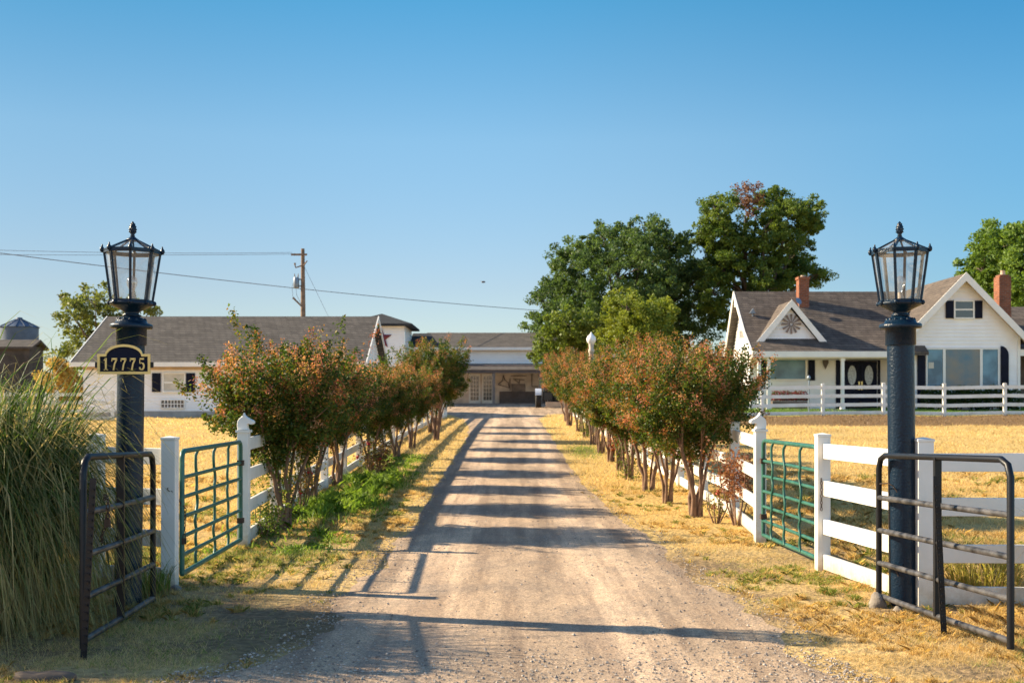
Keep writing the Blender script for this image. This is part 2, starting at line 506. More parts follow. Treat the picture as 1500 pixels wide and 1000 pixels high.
def siding(mb, poly, to3d, nrm, board=0.17, thick=0.034):
    """lap boards on a convex wall polygon given in (u,z); to3d maps (u,z)->point; nrm = outward normal"""
    nrm = Vector(nrm)
    z0 = min(p[1] for p in poly); z1 = max(p[1] for p in poly)
    z = z0
    while z < z1 - 1e-4:
        zt = min(z + board, z1)
        p = clip_poly(poly, z, zt)
        if p:
            vs = []
            for (u, zz) in p:
                off = thick * (1 - (zz - z) / board)
                vs.append(Vector(to3d(u, zz)) + nrm * off)
            mb.add(vs, [tuple(range(len(vs)))])
            us = [u for (u, zz) in p if abs(zz - z) < 1e-4]
            if len(us) >= 2:
                a, b = min(us), max(us)
                q = [Vector(to3d(a, z)), Vector(to3d(b, z)), Vector(to3d(b, z)) + nrm * thick, Vector(to3d(a, z)) + nrm * thick]
                mb.add(q, [(0, 1, 2, 3)])
        z = zt

def np_mesh(name, verts, faces_n, nf, tint, mat, smooth=False):
    """faces_n: vertices per face (all faces use consecutive vertices); tint (nf,3)"""
    me = bpy.data.meshes.new(name)
    nv = len(verts)
    me.vertices.add(nv); me.vertices.foreach_set('co', np.asarray(verts, np.float32).ravel())
    nl = nf * faces_n
    me.loops.add(nl); me.loops.foreach_set('vertex_index', np.arange(nl, dtype=np.int32))
    me.polygons.add(nf)
    me.polygons.foreach_set('loop_start', np.arange(0, nl, faces_n, dtype=np.int32))
    me.polygons.foreach_set('loop_total', np.full(nf, faces_n, np.int32))
    me.update(calc_edges=True)
    if tint is not None:
        at = me.attributes.new('tint', 'FLOAT_COLOR', 'FACE')
        c = np.ones((nf, 4), np.float32); c[:, :3] = np.clip(tint, 0, 1)
        at.data.foreach_set('color', c.ravel())
    me.materials.append(mat)
    return me

def leaf_quads(rng, P, size, aspect=0.55, up=0.35):
    """diamond leaves at P, random orientation. returns verts (n*4,3)"""
    n = len(P)
    a = rng.normal(size=(n, 3)); a[:, 2] *= 0.8
    a /= np.linalg.norm(a, axis=1)[:, None]
    nr = rng.normal(size=(n, 3)); nr[:, 2] += up
    b = np.cross(a, nr); b /= np.linalg.norm(b, axis=1)[:, None] + 1e-9
    s_ = size[:, None]
    V = np.empty((n, 4, 3))
    V[:, 0] = P - a * s_; V[:, 1] = P - b * s_ * aspect + a * s_ * 0.1
    V[:, 2] = P + a * s_; V[:, 3] = P + b * s_ * aspect + a * s_ * 0.1
    return V.reshape(-1, 3)

def mesh_obj(name, me, parent=None, loc=(0, 0, 0)):
    o = bpy.data.objects.new(name, me)
    o.location = loc if parent is None else (0, 0, 0)
    link(o, parent)
    return o

def lerp(a, b, t):
    return np.asarray(a)[None, :] * (1 - t[:, None]) + np.asarray(b)[None, :] * t[:, None]

def vnoise(x, y, seed=0):
    """cheap smooth 2-D noise in 0..1"""
    r_ = np.random.RandomState(seed)
    out = np.zeros_like(x, dtype=float); amp = 0
    for k in range(7):
        f = 0.35 * 1.75 ** k; a = 0.8 ** k
        th = r_.uniform(0, 2 * math.pi); ph = r_.uniform(0, 6.28, 2); th2 = th + r_.uniform(1, 2)
        out += a * np.sin(f * (x * math.cos(th) + y * math.sin(th)) * 2 + ph[0]) * np.sin(f * (x * math.cos(th2) + y * math.sin(th2)) * 2 + ph[1])
        amp += a * 0.5
    return np.clip(out / amp * 0.5 + 0.5, 0, 1)

# ------------------------------------------------------------------ setting: ground, driveway
def green_zone(x, y):
    """how green the low vegetation is, 0..1"""
    g = np.zeros_like(x, dtype=float)
    n = vnoise(x, y, 3)
    a = np.exp(-((x + 2.65) / 0.62) ** 2) * np.clip((y - 10.8) / 2.5, 0, 1) * np.clip((30 - y) / 6, 0, 1)
    g = np.maximum(g, np.clip(a * 1.5 * (n - 0.12) * 1.6, 0, 0.9))
    b = np.exp(-((x - 1.9) / 0.45) ** 2) * np.exp(-((y - 30.5) / 2.2) ** 2)
    g = np.maximum(g, b * 1.3)
    # scattered green tufts in the verge
    e = np.clip((n - 0.66) * 3.0, 0, 1) * np.clip((14 - y) / 4, 0, 1)
    g = np.maximum(g, e * 0.8)
    c = np.exp(-((x + 2.3) / 1.2) ** 2) * np.exp(-((y - 8.0) / 1.3) ** 2)
    g = np.maximum(g, c * n * 1.0)
    return np.clip(g, 0, 1)

XL = np.concatenate([[-3000, -1500, -700, -350, -200, -130, -90, -65], np.arange(-50, -10, 1.5), np.arange(-10, 10.01, 0.25),
                     np.arange(11.5, 50, 1.5), [65, 90, 130, 200, 350, 700, 1500, 3000]])
XX, YY = np.meshgrid(XL, YL)
ZZ = Gv(XX, YY)
nx, ny = len(XL), len(YL)
me = bpy.data.meshes.new('ground')
idx = np.arange(nx * ny).reshape(ny, nx)
quads = np.stack([idx[:-1, :-1], idx[:-1, 1:], idx[1:, 1:], idx[1:, :-1]], -1).reshape(-1, 4)
me.vertices.add(nx * ny); me.vertices.foreach_set('co', np.stack([XX, YY, ZZ], -1).astype(np.float32).ravel())
me.loops.add(quads.size); me.loops.foreach_set('vertex_index', quads.astype(np.int32).ravel())
me.polygons.add(len(quads)); me.polygons.foreach_set('loop_start', np.arange(0, quads.size, 4, dtype=np.int32))
me.polygons.foreach_set('loop_total', np.full(len(quads), 4, np.int32))
me.update(calc_edges=True)
me.polygons.foreach_set('use_smooth', np.ones(len(quads), bool))
xs, ys = XX.ravel(), YY.ravel()
gz = green_zone(xs, ys)
lawn = np.clip((xs - 7.5) / 0.8, 0, 1) * np.clip((ys - 49.3) / 0.5, 0, 1) * np.clip((70 - ys) / 2, 0, 1) * np.clip((34 - xs), 0, 1)
bank = np.clip((xs - 6.5) / 2, 0, 1) * np.clip((ys - 44.8) / 0.7, 0, 1) * np.clip((49.2 - ys) / 0.7, 0, 1)
base = lerp((0.66, 0.46, 0.17), (0.52, 0.35, 0.13), vnoise(xs * 0.6, ys * 0.6, 9))
near = np.clip((16 - ys) / 4, 0, 1)
base = base * (1 - near[:, None]) + lerp((0.56, 0.39, 0.17), (0.24, 0.165, 0.095), np.clip(vnoise(xs * 1.5, ys * 1.5, 5) * 2.4 - 0.7, 0, 1)) * near[:, None]
far = np.clip((ys - 90) / 60, 0, 1)
base = base * (1 - far[:, None]) + np.array([0.36, 0.26, 0.12]) * far[:, None]
c = base
gz2 = gz * np.where(ys < 11.5, 0.25, 0.8)
c = c * (1 - gz2[:, None]) + np.array([0.11, 0.13, 0.03]) * gz2[:, None]
c = c * (1 - bank[:, None] * 0.85) + np.array([0.17, 0.10, 0.055]) * bank[:, None] * 0.85
c = c * (1 - lawn[:, None]) + np.array([0.12, 0.20, 0.03]) * lawn[:, None]
at = me.attributes.new('tint', 'FLOAT_COLOR', 'POINT')
cc = np.ones((len(c), 4), np.float32); cc[:, :3] = c
at.data.foreach_set('color', cc.ravel())
gm, nt, b = new_mat('ground_soil')
b.inputs['Roughness'].default_value = 0.95; b.inputs['Specular IOR Level'].default_value = 0.1
ta = nt.nodes.new('ShaderNodeAttribute'); ta.attribute_name = 'tint'
tc = nt.nodes.new('ShaderNodeTexCoord')
n1 = nt.nodes.new('ShaderNodeTexNoise'); n1.inputs['Scale'].default_value = 14; n1.inputs['Detail'].default_value = 10; n1.inputs['Roughness'].default_value = 0.7
nt.links.new(tc.outputs['Object'], n1.inputs['Vector'])
mr = nt.nodes.new('ShaderNodeMapRange'); mr.inputs['From Min'].default_value = 0.3; mr.inputs['From Max'].default_value = 0.7
mr.inputs['To Min'].default_value = 0.40; mr.inputs['To Max'].default_value = 1.40
nt.links.new(n1.outputs['Fac'], mr.inputs['Value'])
mx = nt.nodes.new('ShaderNodeMix'); mx.data_type = 'RGBA'; mx.blend_type = 'MULTIPLY'; mx.inputs[0].default_value = 1
nt.links.new(ta.outputs['Color'], mx.inputs[6]); nt.links.new(mr.outputs[0], mx.inputs[7])
nt.links.new(mx.outputs[2], b.inputs['Base Color'])
n2 = nt.nodes.new('ShaderNodeTexNoise'); n2.inputs['Scale'].default_value = 14; n2.inputs['Detail'].default_value = 8
nt.links.new(tc.outputs['Object'], n2.inputs['Vector'])
bp = nt.nodes.new('ShaderNodeBump'); bp.inputs['Strength'].default_value = 0.9; bp.inputs['Distance'].default_value = 0.05
nt.links.new(n2.outputs['Fac'], bp.inputs['Height']); nt.links.new(bp.outputs[0], b.inputs['Normal'])
me.materials.append(gm)
tag(mesh_obj('ground', me), kind='structure')

# driveway: gravel strip following the terrain
DY = [3.0, 4.5, 5.6, 6.6, 8.0, 10, 13.5, 17, 22, 28, 33, 43, 55, 62, 66, 84.2]
DL = [-14, -7, -3.6, -2.15, -1.62, -1.60, -1.52, -1.5, -1.58, -1.55, -1.5, -1.75, -2.5, -3.6, -8.5, -9.0]
DR = [14, 8, 3.8, 2.30, 2.08, 1.98, 1.88, 1.68, 1.50, 1.42, 1.40, 1.40, 1.45, 2.2, 5.0, 6.0]
def drive_edges(y):
    l = np.interp(y, DY, DL); r_ = np.interp(y, DY, DR)
    amp = np.clip((20 - y) / 10, 0.3, 1)
    l = l + (0.10 * np.sin(y * 1.7) + 0.06 * np.sin(y * 4.3 + 1) + 0.04 * np.sin(y * 11.3)) * amp
    r_ = r_ + (0.10 * np.sin(y * 1.3 + 2) + 0.06 * np.sin(y * 3.9) + 0.04 * np.sin(y * 12.1)) * amp
    return l, r_
m1 = MB()
ysd = [y for y in YL if 3.0 <= y <= 84.2]
K = 24
vs = []
for y in ysd:
    l, r_ = drive_edges(y)
    for k in range(K + 1):
        x = l + (r_ - l) * k / K
        e = min(k, K - k) / 2.0
        vs.append((x, y, G(0, y) + (0.012 if e >= 1 else -0.02 + 0.032 * e)))
fs = [(i * (K + 1) + k, i * (K + 1) + k + 1, (i + 1) * (K + 1) + k + 1, (i + 1) * (K + 1) + k) for i in range(len(ysd) - 1) for k in range(K)]
m1.add(vs, fs, True)
gv, nt, b = new_mat('gravel')
b.inputs['Roughness'].default_value = 0.95; b.inputs['Specular IOR Level'].default_value = 0.15
tc = nt.nodes.new('ShaderNodeTexCoord')
def nnode(scale, detail, rough=0.6, vec=None):
    n = nt.nodes.new('ShaderNodeTexNoise'); n.inputs['Scale'].default_value = scale; n.inputs['Detail'].default_value = detail
    n.inputs['Roughness'].default_value = rough
    nt.links.new(vec if vec else tc.outputs['Object'], n.inputs['Vector'])
    return n
def ramp(inp, a, b_, lo, hi):
    m = nt.nodes.new('ShaderNodeMapRange')
    m.inputs['From Min'].default_value = a; m.inputs['From Max'].default_value = b_
    m.inputs['To Min'].default_value = lo; m.inputs['To Max'].default_value = hi
    nt.links.new(inp, m.inputs['Value']); return m.outputs[0]
def mixc(f, a, b_, mode='MIX'):
    m = nt.nodes.new('ShaderNodeMix'); m.data_type = 'RGBA'; m.blend_type = mode
    for sock, v in ((m.inputs[0], f), (m.inputs[6], a), (m.inputs[7], b_)):
        if isinstance(v, tuple): sock.default_value = (*v, 1)
        elif isinstance(v, (int, float)): sock.default_value = v
        else: nt.links.new(v, sock)
    return m.outputs[2]
mpg = nt.nodes.new('ShaderNodeMapping'); mpg.inputs['Scale'].default_value = (2.2, 0.12, 1)
nt.links.new(tc.outputs['Object'], mpg.inputs[0])
tracks = nnode(1.6, 4, 0.6, mpg.outputs[0])
big = nnode(0.9, 8, 0.7)
fine = nnode(45, 6, 0.8)
speck = nnode(70, 5, 0.9)
col = mixc(ramp(tracks.outputs['Fac'], 0.44, 0.60, 0, 1), (0.72, 0.515, 0.34), (0.44, 0.31, 0.21))
col = mixc(ramp(big.outputs['Fac'], 0.42, 0.68, 0, 0.75), col, (0.34, 0.27, 0.21))
col = mixc(1.0, col, ramp(fine.outputs['Fac'], 0.3, 0.7, 0.55, 1.35), 'MULTIPLY')
col = mixc(1.0, col, ramp(speck.outputs['Fac'], 0.34, 0.58, 0.35, 1.15), 'MULTIPLY')
# two packed wheel tracks and a looser, darker crown
spx = nt.nodes.new('ShaderNodeSeparateXYZ'); nt.links.new(tc.outputs['Object'], spx.inputs[0])
wob = nnode(0.35, 3)
mth = nt.nodes.new('ShaderNodeMath'); mth.operation = 'MULTIPLY_ADD'; mth.inputs[1].default_value = 0.9; nt.links.new(wob.outputs['Fac'], mth.inputs[0])
nt.links.new(spx.outputs[0], mth.inputs[2])          # x + 0.9*noise
sub = nt.nodes.new('ShaderNodeMath'); sub.operation = 'SUBTRACT'; nt.links.new(mth.outputs[0], sub.inputs[0]); sub.inputs[1].default_value = 0.50
ab = nt.nodes.new('ShaderNodeMath'); ab.operation = 'ABSOLUTE'; nt.links.new(sub.outputs[0], ab.inputs[0])
d2 = nt.nodes.new('ShaderNodeMath'); d2.operation = 'SUBTRACT'; nt.links.new(ab.outputs[0], d2.inputs[0]); d2.inputs[1].default_value = 0.78
ab2 = nt.nodes.new('ShaderNodeMath'); ab2.operation = 'ABSOLUTE'; nt.links.new(d2.outputs[0], ab2.inputs[0])
rut = ramp(ab2.outputs[0], 0.12, 0.45, 1.14, 0.86)
col = mixc(1.0, col, rut, 'MULTIPLY')
nt.links.new(col, b.inputs['Base Color'])
bp = nt.nodes.new('ShaderNodeBump'); bp.inputs['Strength'].default_value = 0.9; bp.inputs['Distance'].default_value = 0.012
nt.links.new(fine.outputs['Fac'], bp.inputs['Height'])
bp2 = nt.nodes.new('ShaderNodeBump'); bp2.inputs['Strength'].default_value = 0.7; bp2.inputs['Distance'].default_value = 0.05
bn = nnode(5, 6, 0.6)
nt.links.new(bn.outputs['Fac'], bp2.inputs['Height']); nt.links.new(bp2.outputs[0], bp.inputs['Normal'])
nt.links.new(bp.outputs[0], b.inputs['Normal'])
M['gravel'] = gv
tag(m1.build('gravel_driveway', gv, None, recalc=False), kind='structure')

# loose stones on the driveway
rng = np.random.default_rng(11)
n = 42000
d = 6.3 + 16 * rng.random(n) ** 2.0
l, r_ = drive_edges(d)
u = rng.beta(0.75, 0.75, n)
x = l - 0.02 + (r_ - l + 0.04) * u
nearw = vnoise(x * 1.4, d * 1.4, 21)
keep = rng.random(n) < np.clip(0.07 + 0.9 * np.exp(-((d - 7.0) / 0.6) ** 2) + 0.5 * (np.abs(u - 0.5) * 2) ** 3 + 1.5 * np.clip(nearw - 0.62, 0, 1), 0, 1)
x, d = x[keep], d[keep]; n = len(x)
s_ = 0.0032 + 0.011 * rng.random(n) ** 4
octa = np.array([(1, 0, 0), (0, 1, 0), (-1, 0, 0), (0, -1, 0), (0, 0, 1), (0, 0, -1)], float)
tri = np.array([(0, 1, 4), (1, 2, 4), (2, 3, 4), (3, 0, 4), (1, 0, 5), (2, 1, 5), (3, 2, 5), (0, 3, 5)])
V = octa[None] * (0.7 + 0.6 * rng.random((n, 6, 1)))
th = rng.uniform(0, 6.28, n); ct, st_ = np.cos(th), np.sin(th)
Vx = V[:, :, 0] * ct[:, None] - V[:, :, 1] * st_[:, None]; Vy = V[:, :, 0] * st_[:, None] + V[:, :, 1] * ct[:, None]
V = np.stack([Vx, Vy, V[:, :, 2] * 0.7], -1) * s_[:, None, None]
V += np.stack([x, d, Gv(0 * x, d) + 0.012 + s_ * 0.25], -1)[:, None, :]
T = V[:, tri, :].reshape(-1, 3)
tint = np.repeat(lerp((0.50, 0.42, 0.34), (0.16, 0.13, 0.11), rng.random(n)), 8, axis=0)
sm_, nt, b = new_mat('stones'); b.inputs['Roughness'].default_value = 0.9
ta = nt.nodes.new('ShaderNodeAttribute'); ta.attribute_name = 'tint'; nt.links.new(ta.outputs['Color'], b.inputs['Base Color'])
tag(mesh_obj('loose_gravel', np_mesh('loose_gravel', T, 3, n * 8, tint, sm_)), 'loose grey and tan stones scattered on the gravel driveway', 'gravel', kind='stuff')

# dry grass blades over the verges and fields
def grass(name, n, sampler, colf, hgt, label, seed, wid=0.006, lean=0.6, tri=True):
    rng = np.random.default_rng(seed)
    x, y = sampler(rng, n)
    l, r_ = drive_edges(y)
    edge = rng.normal(0, 0.07, len(x)) + 0.45 * (vnoise(x * 0.4, y * 1.6, 91) - 0.45)
    ok = ((x < l + 0.02 + edge) | (x > r_ - 0.02 - edge)) & (y < 62)
    x, y = x[ok], y[ok]
    n = len(x)
    g = green_zone(x, y)
    h = hgt(rng, x, y, g)
    sc = np.clip(y / 9, 0.8, 8)
    w = wid * sc * (0.6 + 0.8 * rng.random(n))
    th = rng.uniform(0, 6.28, n)
    z = Gv(x, y) - 0.005
    B = np.stack([x, y, z], -1)
    wd = np.stack([np.cos(th), np.sin(th), 0 * th], -1) * w[:, None]
    ld = rng.normal(0, lean, (n, 2)) * h[:, None]
    mid = B + np.stack([ld[:, 0] * 0.35, ld[:, 1] * 0.35, h * 0.6], -1)
    tip = B + np.stack([ld[:, 0], ld[:, 1], h * rng.uniform(0.7, 1.0, n)], -1)
    t = colf(rng, x, y, g)
    if tri:
        V = np.stack([B - wd, B + wd, tip], 1)
        me = np_mesh(name, V.reshape(-1, 3), 3, n, t, M['blade'])
    else:
        V = np.stack([B - wd, B + wd, mid + wd * 0.7, tip, mid - wd * 0.7], 1)
        me = np_mesh(name, V.reshape(-1, 3), 5, n, t, M['blade'])
    o = mesh_obj(name, me)
    tag(o, label, 'grass', kind='stuff')

def samp_near(rng, n):
    # density falls off with distance
    y = 6.2 * (22 / 6.2) ** (rng.random(n) ** 1.1)
    x = rng.uniform(-1, 1, n) * (y * 0.50 + 0.8)
    k = vnoise(x * 3.2, y * 3.2, 33)
    k2 = vnoise(x * 1.5, y * 1.5, 5)
    ok = rng.random(n) < np.clip((k - 0.30) * 2.6, 0.06, 1) * np.clip(1.5 - 1.5 * k2, 0.12, 1)
    return x[ok], y[ok]
def col_near(rng, x, y, g):
    t = rng.random(len(x))
    straw = lerp((0.84, 0.65, 0.32), (0.56, 0.38, 0.16), t)
    nn = vnoise(x * 1.3, y * 1.3, 41)
    straw = straw * (0.78 + 0.35 * nn)[:, None]
    gr = lerp((0.13, 0.22, 0.03), (0.30, 0.36, 0.06), rng.random(len(x)))
    isg = rng.random(len(x)) < g * 0.95
    return np.where(isg[:, None], gr, straw)
def h_near(rng, x, y, g):
    nn = vnoise(x * 2.1, y * 2.1, 52)
    h = (0.012 + 0.034 * rng.random(len(x)) ** 1.8) * (0.5 + 1.2 * nn)
    field = np.clip((np.abs(x) - 3.6) / 0.8, 0, 1)
    h = h * (1 + 1.6 * field)
    return h * (1 + 0.9 * g)
grass('dry_grass', 1000000, samp_near, col_near, h_near, 'short golden dry grass with green tufts along the driveway verges', 61, 0.0023, 0.75)
def samp_far(rng, n):
    y = 20 + 42 * rng.random(n) ** 1.4
    x = rng.uniform(-1, 1, n) * (y * 0.50 + 1)
    return x, y
def h_far(rng, x, y, g):
    nn = vnoise(x * 0.8, y * 0.8, 71)
    return (0.03 + 0.09 * rng.random(len(x)) ** 2) * (0.5 + nn)
def col_far(rng, x, y, g):
    c = col_near(rng, x, y, g)
    bk = (x > 6.5) & (y > 45) & (y < 49.2)
    lw = (x > 7.8) & (y >= 49.2)
    c = np.where(bk[:, None], c * np.array([0.45, 0.40, 0.5]), c)
    gr = lerp((0.10, 0.20, 0.02), (0.20, 0.30, 0.05), rng.random(len(x)))
    return np.where(lw[:, None], gr, c)
grass('field_grass', 260000, samp_far, col_far, h_far, 'golden dry field grass stretching back to the white buildings', 62, 0.0028, 0.7)

# coarse dry tufts standing out of the short stubble
def samp_tuft(rng, n):
    k = 9000
    cy = 6.4 * (24 / 6.4) ** (rng.random(k) ** 1.0)
    cx = rng.uniform(-1, 1, k) * (cy * 0.5 + 0.6)
    keep = vnoise(cx * 1.1, cy * 1.1, 121) > 0.46
    cx, cy = cx[keep], cy[keep]
    i = rng.integers(len(cx), size=n)
    r_ = np.abs(rng.normal(0, 0.035, n)) * (0.6 + 0.8 * ((i * 7919) % 13) / 13.0); a = rng.uniform(0, 6.28, n)
    return cx[i] + r_ * np.cos(a), cy[i] + r_ * np.sin(a)
def h_tuft(rng, x, y, g):
    return (0.02 + 0.045 * rng.random(len(x)) ** 1.3) * (0.6 + 0.8 * vnoise(x * 2, y * 2, 131)) * np.where(np.abs(x) > 3.5, 1.7, 1.0)
def col_tuft(rng, x, y, g):
    c = lerp((0.80, 0.58, 0.24), (0.42, 0.27, 0.10), rng.random(len(x)))
    k = np.clip((vnoise(x * 0.9, y * 0.9, 141) - 0.52) * 5, 0, 0.75)
    gr = lerp((0.12, 0.19, 0.03), (0.34, 0.36, 0.09), rng.random(len(x)))
    return np.where((rng.random(len(x)) < k)[:, None], gr, c)
grass('grass_tufts', 360000, samp_tuft, col_tuft, h_tuft, 'coarse straw and greenish tufts standing out of the short dry grass', 64, 0.0019, 0.7, False)

# taller green weeds under the left row of shrubs
def samp_weed(rng, n):
    cx = rng.normal(-2.72, 0.40, n); y = rng.uniform(12.6, 29, n)
    k = vnoise(cx * 1.6, y * 1.1, 81)
    ok = rng.random(n) < np.clip((k - 0.55) * 6, 0.02, 1)
    ok &= (cx < -1.75)
    return cx[ok], y[ok]
def h_weed(rng, x, y, g):
    k = np.exp(-((y - 19.5) / 4.5) ** 2)
    return (0.07 + 0.26 * k * rng.random(len(x))) * (0.5 + rng.random(len(x)) * 0.6) * np.clip((-1.6 - x) * 1.2, 0.25, 1)
def col_weed(rng, x, y, g):
    return lerp((0.10, 0.20, 0.02), (0.27, 0.38, 0.05), rng.random(len(x)))
grass('green_weeds', 34000, samp_weed, col_weed, h_weed, 'lush green weeds growing beneath the left row of shrubs', 63, 0.005, 0.6, False)

# ------------------------------------------------------------------ fences
PW = 0.127
RAILZ = (1.185, 0.815, 0.445, 0.10)
def post_mb(mb, x, y, z, h=1.33, w=PW, cap=True):
    hw = w / 2
    mb.box(x - hw, x + hw, y - hw, y + hw, z - 0.15, z + h)
    if cap:
        c = hw + 0.006
        mb.box(x - c, x + c, y - c, y + c, z + h, z + h + 0.022)
        a = [(x - c, y - c, z + h + 0.022), (x + c, y - c, z + h + 0.022), (x + c, y + c, z + h + 0.022), (x - c, y + c, z + h + 0.022), (x, y, z + h + 0.038)]
        mb.add(a, [(0, 1, 4), (1, 2, 4), (2, 3, 4), (3, 0, 4)])

def horse_head(x, y, z, face, parent):
    """carved horse bust on the post top; face=+1 looks right"""
    out = [(-0.066, 0), (-0.074, 0.05), (-0.070, 0.100), (-0.052, 0.132), (-0.028, 0.152), (-0.006, 0.166), (0.006, 0.205), (0.020, 0.176),
           (0.042, 0.156), (0.074, 0.134), (0.108, 0.120), (0.128, 0.106), (0.130, 0.080), (0.112, 0.066), (0.090, 0.070), (0.066, 0.078), (0.050, 0.066), (0.052, 0.040), (0.064, 0.0)]
    mb = MB()
    n = len(out)
    # layered cross-section: narrow-wide-narrow so that the bust is rounded
    layers = [(-0.046, 0.45), (-0.030, 0.90), (0.0, 1.0), (0.030, 0.90), (0.046, 0.45)]
    cx_, cz_ = 0.0, 0.075
    vs = []
    for (dy, k) in layers:
        for (a, b_) in out:
            # shrink towards the medial line
            vs.append((x + face * (cx_ + (a - cx_) * (0.80 + 0.2 * k)), y + dy, z + 0.02 + max(0, cz_ + (b_ - cz_) * (0.82 + 0.18 * k))))
    fs = [tuple(range(n)), tuple(reversed(range(4 * n, 5 * n)))]
    for i in range(4):
        for k in range(n):
            k2 = (k + 1) % n
            fs.append((i * n + k, (i + 1) * n + k, (i + 1) * n + k2, i * n + k2))
    mb.add(vs, fs, False)
    for sgn in (-1, 1):
        mb.tube([(x + face * 0.0, y + sgn * 0.016, z + 0.160), (x - face * 0.002, y + sgn * 0.020, z + 0.205)], [0.012, 0.003], 6)
    # mane ridge
    for k in range(6):
        t = k / 5
        mb.ball((x - face * (0.060 - 0.045 * t ** 2), y, z + 0.06 + 0.11 * t), 0.016, 6, 4, (1, 0.8, 1))
    mb.box(x - 0.080, x + 0.080, y - 0.080, y + 0.080, z - 0.005, z + 0.022)
    return mb.build('horse_head', M['vinyl'], parent)

def fence(name, pts, label, horse=None, rails=4, rail_between=None, h=1.33, skip_first_post=False, pw=PW):
    """pts: post ground positions; rails run post to post, butted against the posts"""
    x0, y0 = pts[0]
    root = thing(name, (x0, y0, G(x0, y0)), label, 'fence')
    for i, (x, y) in enumerate(pts):
        z = G(x, y)
        mb = MB(); hh = h + (0.02 * math.sin(i * 2.1))
        post_mb(mb, x, y, z, hh, pw, cap=not (horse and i == horse[0]))
        po = mb.build('post', M['vinyl'], root, bevel=0.004)
        if horse and i == horse[0]:
            horse_head(x, y, z + hh, horse[1], po)
    for i in range(len(pts) - 1):
        a = Vector((*pts[i], 0)); b_ = Vector((*pts[i + 1], 0)); d = (b_ - a).normalized()
        a2 = a + d * (pw / 2 - 0.002); b2 = b_ - d * (pw / 2 - 0.002)
        for rz in RAILZ[:rails]:
            j = random.uniform(-0.008, 0.008)
            mb = MB()
            mb.beam((a2.x, a2.y, G(a.x, a.y) + rz + j), (b2.x, b2.y, G(b_.x, b_.y) + rz + random.uniform(-0.008, 0.008)), 0.04, 0.148)
            mb.build('rail', M['vinyl'], root, bevel=0.004)
    return root

lf = [(-3.12, 13.5)]
y = 13.5
while y < 56:
    y += 2.46
    lf.append((float(np.interp(y, [13.5, 18, 30, 56], [-3.12, -3.36, -3.42, -3.3])), y))
fence('rail_fence', lf, 'long white rail fence behind the left row of shrubs beside the driveway', horse=(0, 1))
rf = [(2.98, 13.95), (3.16, 16.5)]
y = 16.5
while y < 56:
    y += 2.46
    rf.append((float(np.interp(y, [16, 22, 30, 56], [3.16, 3.1, 2.95, 3.1])), y))
fence('rail_fence', rf, 'long white rail fence behind the right row of shrubs beside the driveway', horse=(0, -1))
fence('rail_fence', [(3.09, 11.55), (3.34, 9.42), (5.78, 9.3), (8.2, 9.2)], 'white rail fence turning the corner behind the right black lamp post')
fence('rail_fence', [(-3.08, 10.45), (-3.85, 10.75), (-6.25, 10.9)], 'short white rail fence behind the left lamp post and tall grass')
hf = [(8.0 + 2.56 * k, 49.0) for k in range(8)]
fence('rail_fence', [(x - 0.01, y) for x, y in [(10.58 - 2.56, 49)] + [(10.58 + 2.56 * k, 49.0) for k in range(7)]], 'white rail fence across the front lawn of the gabled house')
fence('rail_fence', [(-17.9 - 2.5 * k, 52.0) for k in range(5)], 'distant white paddock fence beside the long low building and silo')

# ------------------------------------------------------------------ gates
def green_gate(A, B, label, seed):
    """A hinge end, B free end"""
    rnd = random.Random(seed)
    A = Vector((*A, G(*A))); B = Vector((*B, G(*B)))
    root = thing('green_gate', A, label, 'gate', 'green metal driveway gates')
    zb, zt = 0.10, 1.22
    up = Vector((0, 0, 1))
    d = (B - A)
    fr = MB()
    r0 = 0.024
    # frame with rounded corners at the top
    pts = [A + up * zb, A + up * (zt - 0.06)]
    pts += [A + d.normalized() * 0.02 + up * (zt - 0.018), A + d.normalized() * 0.07 + up * zt, B - d.normalized() * 0.07 + up * zt, B - d.normalized() * 0.02 + up * (zt - 0.018), B + up * (zt - 0.06), B + up * zb]
    fr.tube(pts, r0, 10)
    fr.tube([A + up * zb, B + up * zb], r0, 10)
    fr.build('frame', M['green_paint'], root)
    zs = [0.27, 0.44, 0.62, 0.80, 0.98]
    nrm = d.cross(up).normalized()
    for z in zs:
        mb = MB(); mb.tube([A.lerp(B, 0.004) + up * z, A.lerp(B, 0.5) + up * (z + rnd.uniform(-.008, .008)), A.lerp(B, 0.996) + up * z], 0.019, 9)
        mb.build('bar', M['green_paint'], root)
    for t in (0.22, 0.47, 0.76):
        mb = MB()
        lv = [zb] + zs + [zt]
        pp = []
        for k in range(len(lv) - 1):
            z0, z1 = lv[k], lv[k + 1]
            off = rnd.choice((-1, 1)) * rnd.uniform(0.02, 0.05)
            for s in (0, 0.25, 0.5, 0.75):
                pp.append(A.lerp(B, t) + up * (z0 + (z1 - z0) * s) + d.normalized() * off * math.sin(math.pi * s) + nrm * 0.022)
        pp.append(A.lerp(B, t) + up * zt)
        mb.tube(pp, 0.015, 8)
        mb.build('upright', M['green_paint'], root)
    for z in (0.32, 0.98):
        mb = MB()
        dd = d.normalized()
        mb.tube([A + up * z - dd * 0.08, A + up * z + dd * 0.03], 0.012, 6)
        mb.box(A.x - 0.035, A.x + 0.035, A.y - 0.035, A.y + 0.035, A.z + z - 0.03, A.z + z + 0.03)
        mb.build('hinge', M['rust'], root)
    return root
green_gate((-3.115, 13.32), (-3.02, 10.62), 'green metal gate with bowed uprights left of the driveway', 3)
green_gate((2.985, 13.78), (3.08, 11.72), 'green metal gate with bowed uprights right of the driveway', 5)

